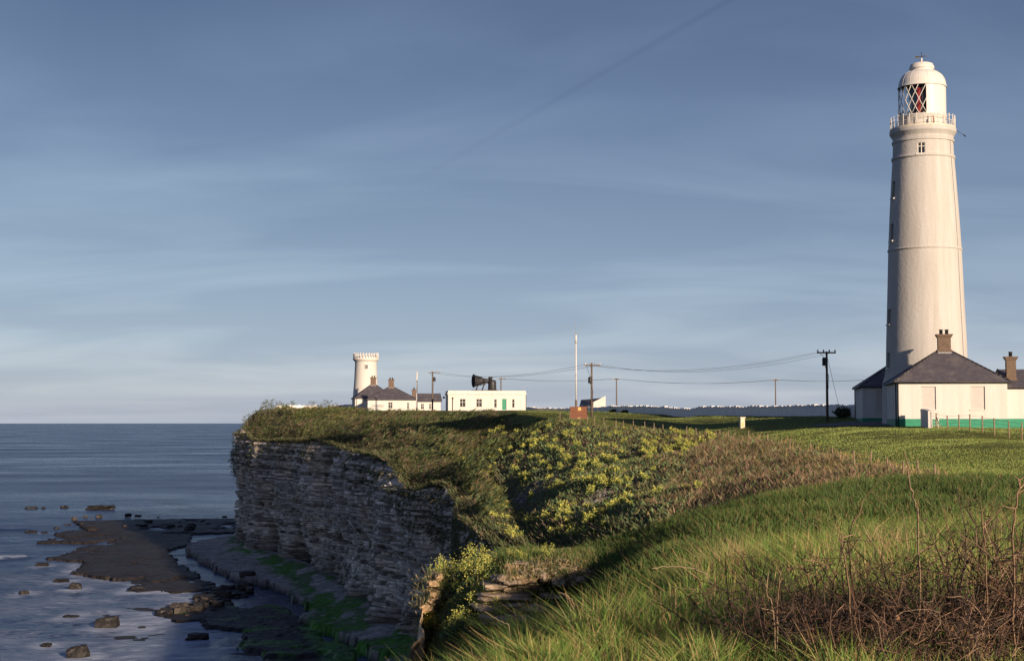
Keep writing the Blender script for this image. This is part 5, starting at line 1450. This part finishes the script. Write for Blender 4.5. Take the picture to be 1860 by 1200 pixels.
CENT = [(905,800,3),(885,832,3),(868,852,3),(945,830,3),(925,792,4),(1000,812,4),(1035,818,4),(1065,802,3),(1000,850,3),(1042,846,4),(1100,852,3),(1180,832,4),(1212,815,5),(1243,800,5),(1150,838,3),
        (1118,882,3),(1060,880,3),(1092,892,4),(1132,925,4),(880,872,3),(930,882,3),(900,950,4),(935,950,4),(962,946,5),(985,950,4),(930,985,4),(1012,965,4),(1050,970,5),(1090,965,5),(985,800,3),(1020,790,3),
        (1080,835,3),(1250,815,4),(1225,832,3),(960,815,3),(905,905,3),(940,920,3),(890,980,4),(1130,860,3),(1290,790,2),(1180,890,2),(1270,888,1),(1010,925,3),(1060,940,3),(960,870,2),(1195,800,2),(1120,810,3),(1150,800,2),(1060,860,3),(1020,880,3)]
cnt = 0
for px, py, m_ in CENT:
    for q in range(int(m_ * 1.7 + .5)):
        P = hit(px + random.gauss(0, 19), py + random.gauss(0, 11), 80, 240)
        if P is None or edge_dist(P[:1], P[1:2])[0] < .4: continue
        P[2] -= .08
        plant(P, FARP, random.uniform(.5, 1.2), 'yellow flowering leafy plant growing on the slope between cliff and field fence', 'yellow flowers on the far slope'); cnt += 1
for q in range(85):
    px = random.uniform(780, 908); py = 1165 - random.random() * (165 - 1.0 * abs(px - 850))
    P = hit(px, py, 30, 42)
    if P is None or edge_dist(P[:1], P[1:2])[0] < .05: continue
    P[2] -= .05
    plant(P, NEARP, random.uniform(.42, .75), 'yellow flowering leafy plant on the near rocky promontory', 'yellow flowers on the near promontory')
for q in range(14):
    P = hit(random.uniform(880, 1000), random.uniform(1000, 1025), 34, 44)
    if P is None: continue
    P[2] -= .05
    plant(P, NEARP, random.uniform(.3, .5), 'small yellow flowering plant along the top of the near rock outcrop', 'yellow flowers above the outcrop')
# low greens on the promontory
x, y = sample(16000, 32.5, 43, 740, 1080, 1.2); s_ = edge_dist(x, y); k = s_ > .1; x, y = x[k], y[k]; n = len(x)
c = vary((.10, .125, .04), n, .2, .4); gm = RNG.random(n) < .3; c[gm] = vary((.22, .17, .09), gm.sum(), .15, .3)
V, F_, C = blades(np.stack([x, y, h_land(x, y)], -1), RNG.uniform(.06, .22, n), RNG.uniform(.02, .06, n), RNG.normal(0, .08, (n, 2)), RNG.normal(0, .8, n), c, c * 1.2, 1)
stuff('undergrowth', 'low green growth on the near promontory', V, F_, C, M['leaf'])
# scree on the slope
V, F_, C = [], [], []
for q in range(900):
    if q % 2: px = random.uniform(925, 1015); py = 925 - (px - 925) * .62 + random.gauss(0, 8)
    else: px = random.uniform(1040, 1115); py = 950 - (px - 1040) * .85 + random.gauss(0, 7)
    P = hit(px, py, 90, 220, 90)
    if P is None: continue
    b = len(V); r = random.uniform(.12, .42)
    pts = [P + np.array([r * math.cos(t), r * math.sin(t), -.05]) * random.uniform(.7, 1.2) for t in (0, 1.6, 3.1, 4.7)] + [P + np.array([random.gauss(0, .08), random.gauss(0, .08), r * random.uniform(.5, .9)])]
    V += pts; F_ += [(b, b + 1, b + 4), (b + 1, b + 2, b + 4), (b + 2, b + 3, b + 4), (b + 3, b, b + 4)]
    cc = np.array([.21, .185, .16]) * random.uniform(.5, 1.3); C += [cc] * 5
stuff('scree', 'broken grey scree in two chutes down the flowery slope', np.array(V), np.array(F_), np.array(C), M['cliff'])

# ------------------------------------------------------------------ rock outcrop on the near promontory
OC = tag(link('rock_outcrop', None, loc=(0, 33.5, 25.5)), 'layered brown limestone outcrop below the knoll on the near promontory', 'rock')
STP = []
def put_stone(px, py, wp, hp, Y, mat, dep=.9, rot=.12, seed=0, rough=.07):
    p = W(px, py, Y); q = Y / F
    me = rock_mesh('stone', wp * q * 1.05, dep, hp * q * 1.08, seed, rough, 3)
    o = link('stone', me, mat, OC, p - Vector(OC.location) + Vector((0, dep * .42, 0)), random.uniform(-rot, rot))
    o.rotation_euler[1] = random.gauss(0, .03)
    STP.append(np.array(p) + np.array([0, dep * .1, hp * q * .45]))
sd_ = 500
for yb, x0, x1, hh_, mw in ((1132, 872, 960, 16, 90), (1113, 864, 990, 20, 130), (1092, 870, 1020, 15, 110), (1076, 876, 990, 12, 70), (1062, 895, 1030, 15, 95)):
    px = x0
    while px < x1:
        w_ = min(random.uniform(.55, 1.2) * mw, x1 - px + 14)
        put_stone(px + w_ / 2, yb - 8 + random.uniform(-2, 2), w_, hh_ * random.uniform(.8, 1.1), 33.1 + (1130 - yb) * .012 + random.uniform(-.22, .2), M['stone'], 1.1, .1, sd_, .11); sd_ += 1
        px += w_ * 1.0
for q in range(40):
    px = random.uniform(902, 1062); py = random.uniform(1022, 1060)
    if py < 1022 + (950 - px) * .6: continue
    put_stone(px, py, random.uniform(16, 38), random.uniform(9, 18), 33.5 + (1060 - py) * .014 + random.uniform(-.1, .1), M['ochre'] if random.random() < .25 else M['stone'], .5, .4, sd_, .1); sd_ += 1
for q in range(26):
    py = random.uniform(1045, 1200); px = 793 - (py - 1030) * .15 + random.uniform(-5, 6)
    put_stone(px, py, random.uniform(12, 30), random.uniform(7, 15), 36.2 + random.uniform(-.3, .5), M['ochre'], .8, .3, sd_, .08); sd_ += 1

k = RNG.integers(0, len(STP), 3600); P = np.array(STP)[k] + RNG.normal(0, 1, (3600, 3)) * np.array([.22, .10, .05]); n = len(P)
c = vary((.10, .125, .045), n, .2, .4); gm = RNG.random(n) < .4; c[gm] = vary((.24, .19, .10), gm.sum(), .15, .3)
h = RNG.uniform(-.16, .2, n)
V, F_, C = blades(P, h, RNG.uniform(.012, .035, n), RNG.normal(0, .07, (n, 2)) + np.array([0, -.05]), RNG.normal(0, .8, n), c, c * 1.15, 1)
stuff('undergrowth', 'grass and small growth tufting the joints of the near outcrop', V, F_, C, M['leaf'])

# ------------------------------------------------------------------ shrubs by the walls
def shrub(label, px, py, Y, wp, hp, col, n=500, seed=0, group='dark shrubs along the boundary wall'):
    p = W(px, py, Y); q = Y / F; rg = np.random.default_rng(seed); z = hz(p.x, p.y)
    t = thing('shrub', label, 'shrub', (p.x, p.y, z - .05), 0, group)
    v = rg.normal(0, 1, (n, 3)); v /= np.linalg.norm(v, axis=1)[:, None]; v *= rg.random((n, 1)) ** .4
    P = v * np.array([wp * q / 2, wp * q / 2.6, hp * q / 2]) * (1 + .25 * rg.normal(0, 1, (n, 1))) + np.array([0, 0, hp * q / 2])
    c = np.tile(np.array(col), (n, 1)) * rg.uniform(.55, 1.5, (n, 1))
    V, F_, C = blades(P, rg.uniform(.15, .4, n), rg.uniform(.15, .3, n), rg.normal(0, .15, (n, 2)), rg.random(n) * 3.1, c, c * 1.2, 1)
    link('foliage', mesh_np('foliage', V, F_, C), M['leaf'], t)
    mb = MB()
    for i in range(5): mb.tube([(rg.normal() * .1, rg.normal() * .1, -.1), (rg.normal() * wp * q / 5, rg.normal() * .3, hp * q * .7)], [.06, .02], 5)
    me = mb.mesh('stem'); link('stem', me, M['pole'], t)
shrub('rounded dark shrub against the wall beside the rear cottage', 1530, 752, 170, 26, 17, (.05, .065, .03), 700, 1)
shrub('broad dark bush in the middle of the boundary wall', 1298, 752, 226, 24, 10, (.045, .06, .03), 450, 2)
shrub('thin upright dark bush right of the broad one at the boundary wall', 1353, 752, 214, 7, 9, (.045, .06, .03), 160, 3)
shrub('low dark bush beside the lean-to outbuilding', 1112, 753, 276, 14, 6, (.045, .06, .03), 200, 4)
shrub('low spreading dark bush second from the lean-to outbuilding', 1136, 753, 268, 18, 5, (.045, .06, .03), 200, 5)
shrub('small dark bush left of the thin upright one', 1335, 752, 217, 9, 4, (.045, .06, .03), 120, 6)
shrub('reddish leafless shrub behind the wall left of the low lighthouse', 622, 748, 418, 36, 12, (.12, .07, .06), 300, 7, 'bare shrubs by the low lighthouse')

# ------------------------------------------------------------------ foreground brambles and dead stems
def tubes_mesh(name, lines):
    """lines: (points array, r0, r1, colour); three-sided tubes joined in one mesh"""
    V, F_, C = [], [], []; b = 0
    for pts, r0, r1, col in lines:
        n = len(pts); d = np.gradient(pts, axis=0); d /= np.linalg.norm(d, axis=1)[:, None] + 1e-9
        u = np.cross(d, np.array([.3, .9, .2])); u /= np.linalg.norm(u, axis=1)[:, None] + 1e-9; w = np.cross(d, u)
        r = np.linspace(r0, r1, n)[:, None]
        ring = np.stack([pts + r * (u * math.cos(a) + w * math.sin(a)) for a in (0, 2.094, 4.189)], 1)
        V.append(ring.reshape(-1, 3)); C.append(np.tile(col, (3 * n, 1)))
        k = b + 3 * np.arange(n - 1)[:, None]
        for q in range(3): F_.append(np.concatenate([k + q, k + (q + 1) % 3, k + 3 + (q + 1) % 3, k + 3 + q], 1))
        b += 3 * n
    return mesh_np(name, np.vstack(V), np.vstack(F_), np.vstack(C), True)
def wander(p, d, L, n, jit, droop, rg):
    pts = [p]; d = d / np.linalg.norm(d)
    for i in range(n):
        d = d + rg.normal(0, jit, 3) + np.array([0, 0, -droop]); d /= np.linalg.norm(d)
        pts.append(pts[-1] + d * L / n)
    return np.array(pts)
def bramble(label, px, Y, rad, hgt, canes, twigs, cols, seed, up=1.35):
    rg = np.random.default_rng(seed); x = (px - 930) / F * Y; z = hz(x, Y)
    t = thing('bramble_bush', label, 'bush', (x, Y, z)); cane, twig = [], []
    for i in range(canes):
        a = rg.random() * 6.283; r = rad * math.sqrt(rg.random()) * .8
        p = np.array([r * math.cos(a), r * math.sin(a), -.05]); col = cols[rg.integers(len(cols))] * rg.uniform(.7, 1.3)
        d = np.array([rg.normal(0, .5), rg.normal(0, .4), up]); L = hgt * rg.uniform(.6, 1.35)
        ln = wander(p, d, L, 9, .17, .05, rg); cane.append((ln, rg.uniform(.004, .011), .0022, col))
        for j in range(twigs):
            k = rg.integers(2, 9); col2 = cols[rg.integers(len(cols))] * rg.uniform(.6, 1.4)
            tw = wander(ln[k], rg.normal(0, 1, 3) + np.array([0, 0, .35]), hgt * rg.uniform(.12, .42), 4, .25, .03, rg)
            twig.append((tw, rg.uniform(.0022, .0042), .0012, col2))
            for m_ in range(2):
                twig.append((wander(tw[rg.integers(1, 4)], rg.normal(0, 1, 3) + np.array([0, 0, .2]), hgt * rg.uniform(.05, .14), 2, .2, 0, rg), .0015, .0008, col2))
    link('canes', tubes_mesh('canes', cane), M['twig'], t)['kind'] = 'stuff'; link('twigs', tubes_mesh('twigs', twig), M['twig'], t)['kind'] = 'stuff'
    # a few withered leaves still on the canes
    k = rg.integers(0, len(twig), 90); P = np.array([twig[i][0][-1] for i in k]); n = len(P)
    c = np.tile(np.array([.22, .12, .06]), (n, 1)) * rg.uniform(.5, 1.4, (n, 1)); c[rg.random(n) < .3] = np.array([.07, .10, .035])
    V, F_, C = blades(P, rg.uniform(.01, .03, n), rg.uniform(.012, .025, n), rg.normal(0, .012, (n, 2)), rg.random(n) * 3.1, c, None, 1)
    link('withered_leaves', mesh_np('withered_leaves', V, F_, C), M['leaf'], t)['kind'] = 'stuff'
RED = [np.array(c) for c in ((.20, .125, .085), (.13, .085, .065), (.30, .21, .145), (.07, .05, .042), (.10, .07, .06), (.05, .04, .036))]
DRK = [np.array(c) for c in ((.055, .045, .045), (.035, .03, .032), (.09, .065, .055), (.16, .10, .07))]
bramble('dark twiggy thorn bush at the bottom edge right of the open grass', 1385, 9.6, .34, .72, 60, 9, DRK, 601)
bramble('dark and tan bramble between the thorn bush and the reddish thicket', 1525, 9.8, .36, .74, 46, 9, DRK + RED[:2], 602)
bramble('reddish dry bramble thicket under the tallest dead stalk', 1640, 9.8, .38, .85, 52, 9, RED, 603)
bramble('reddish dry bramble thicket second from the right edge', 1750, 9.6, .36, .92, 54, 9, RED + DRK[:1], 604)
bramble('tall reddish dry bramble thicket at the right edge of the picture', 1860, 9.4, .38, 1.0, 58, 9, RED, 605)
bramble('low dry bramble in the bottom right corner', 1700, 8.7, .42, .7, 56, 9, RED + DRK[:1], 606)
bramble('low dark bramble along the bottom edge left of the corner', 1560, 8.8, .38, .62, 56, 9, RED[:2] + DRK, 607)
def stalk(label, pts_px, Y, r0, r1, col, seed, branches=0):
    rg = np.random.default_rng(seed); pw = [np.array(W(px, py, Y)) for px, py in pts_px]
    base = pw[0].copy(); base[2] = hz(base[0], base[1]) - .05
    L = np.array([base] + pw[1:]); m_ = np.linspace(0, len(L) - 1, 5 * len(L)); f = np.stack([np.interp(m_, np.arange(len(L)), L[:, k]) for k in range(3)], -1)
    f[1:-1] += rg.normal(0, r0 * .5, (len(f) - 2, 3)); t = thing('dead_stalk', label, 'plant stem', tuple(base), 0, 'dead stalks standing in the foreground')
    f = f - base
    link('stem', tubes_mesh('stem', [(f, r0 * .85, r1 * .85, np.array(col) * .75)]), M['twig'], t)
    for i in range(branches):
        k = rg.integers(len(f) // 2, len(f) - 1)
        link('side_shoot', tubes_mesh('side_shoot', [(wander(f[k], np.array([rg.normal(), rg.normal() * .4, .8]), .04 + .07 * rg.random(), 4, .15, 0, rg), r1, r1 * .4, np.array(col))]), M['twig'], t)
stalk('tallest dead stalk, standing alone above the brambles', [(1672, 1150), (1668, 930), (1655, 880), (1642, 818)], 9.4, .010, .005, (.34, .25, .16), 701, 2)
stalk('thick broken dead stalk left of the reddish brambles', [(1550, 1160), (1540, 1040), (1528, 968)], 9.3, .012, .006, (.27, .19, .12), 702, 3)
stalk('straight dead stalk between the two right hand thickets', [(1795, 1150), (1792, 1010), (1782, 918)], 9.0, .008, .004, (.33, .22, .14), 703, 2)
stalk('knobbly dead stalk by the right edge of the picture', [(1838, 1150), (1842, 960), (1846, 900), (1856, 868)], 8.9, .010, .006, (.33, .22, .14), 704, 6)
stalk('slender dead stalk behind the middle brambles', [(1650, 1090), (1648, 990), (1640, 920)], 11.0, .006, .003, (.30, .22, .14), 705, 2)
stalk('pale dead stalk left of the dark thorn bush', [(1415, 1200), (1405, 1110), (1390, 1060)], 8.9, .009, .005, (.34, .25, .16), 706, 2)
stalk('pale stalk rising from the dark thorn bush', [(1408, 1180), (1412, 1090), (1418, 1035)], 9.0, .007, .003, (.34, .24, .15), 707, 2)
stalk('long arching dead stem bowed over the grass', [(1305, 1115), (1298, 1070), (1280, 1040), (1250, 1030), (1215, 1027), (1185, 1031)], 12.0, .008, .005, (.50, .40, .26), 708)
stalk('second arching dead stem below the long one', [(1300, 1095), (1290, 1068), (1262, 1070), (1220, 1064)], 11.8, .006, .003, (.48, .38, .24), 709)
stalk('short bent dead stem left of the arching ones', [(1045, 1110), (1042, 1090), (1030, 1080), (1015, 1074)], 12.5, .007, .003, (.45, .36, .24), 710)
stalk('fine dead stem at the left end of the grass ridge', [(935, 1180), (925, 1135), (905, 1125), (880, 1110)], 11.6, .006, .003, (.40, .31, .2), 711)
stalk('upright dead stem between the ridge and the outcrop', [(1040, 1160), (1036, 1110), (1027, 1075)], 11.8, .005, .003, (.45, .36, .24), 712)
# dry tussock
def tuft(label, px, py, Y, n, hgt, seed, spread):
    p = W(px, py, Y); rg = np.random.default_rng(seed); z = hz(p.x, p.y)
    P = np.stack([rg.normal(0, spread, n), rg.normal(0, spread, n), np.full(n, -.03)], -1)
    P[:, 2] += h_land(P[:, 0] + p.x, P[:, 1] + p.y) - z
    c = np.tile(np.array([.42, .31, .17]), (n, 1)) * rg.uniform(.6, 1.3, (n, 1))
    h = hgt * rg.uniform(.5, 1.15, n)
    V, F_, C = blades(P, h, rg.uniform(.004, .008, n), np.stack([rg.normal(.0, .14, n), rg.normal(0, .12, n)], -1) * hgt / .35, rg.normal(0, .6, n), c, c * 1.1, 2)
    tag(link('dry_grass_tuft', mesh_np('dry_grass_tuft', V, F_, C), M['leaf'], None, (p.x, p.y, z)), label, 'grass tuft', 'dry grass tufts')
tuft('tall tan dry grass tuft on the crest of the foreground ridge', 1325, 1060, 13.2, 380, .52, 801, .09)
tuft('dry grass tuft behind the brambles, right of the open grass', 1615, 1020, 14.0, 200, .42, 802, .14)
tuft('thin dry grass tuft left of the tan one on the ridge', 1270, 1062, 13.0, 90, .44, 803, .06)
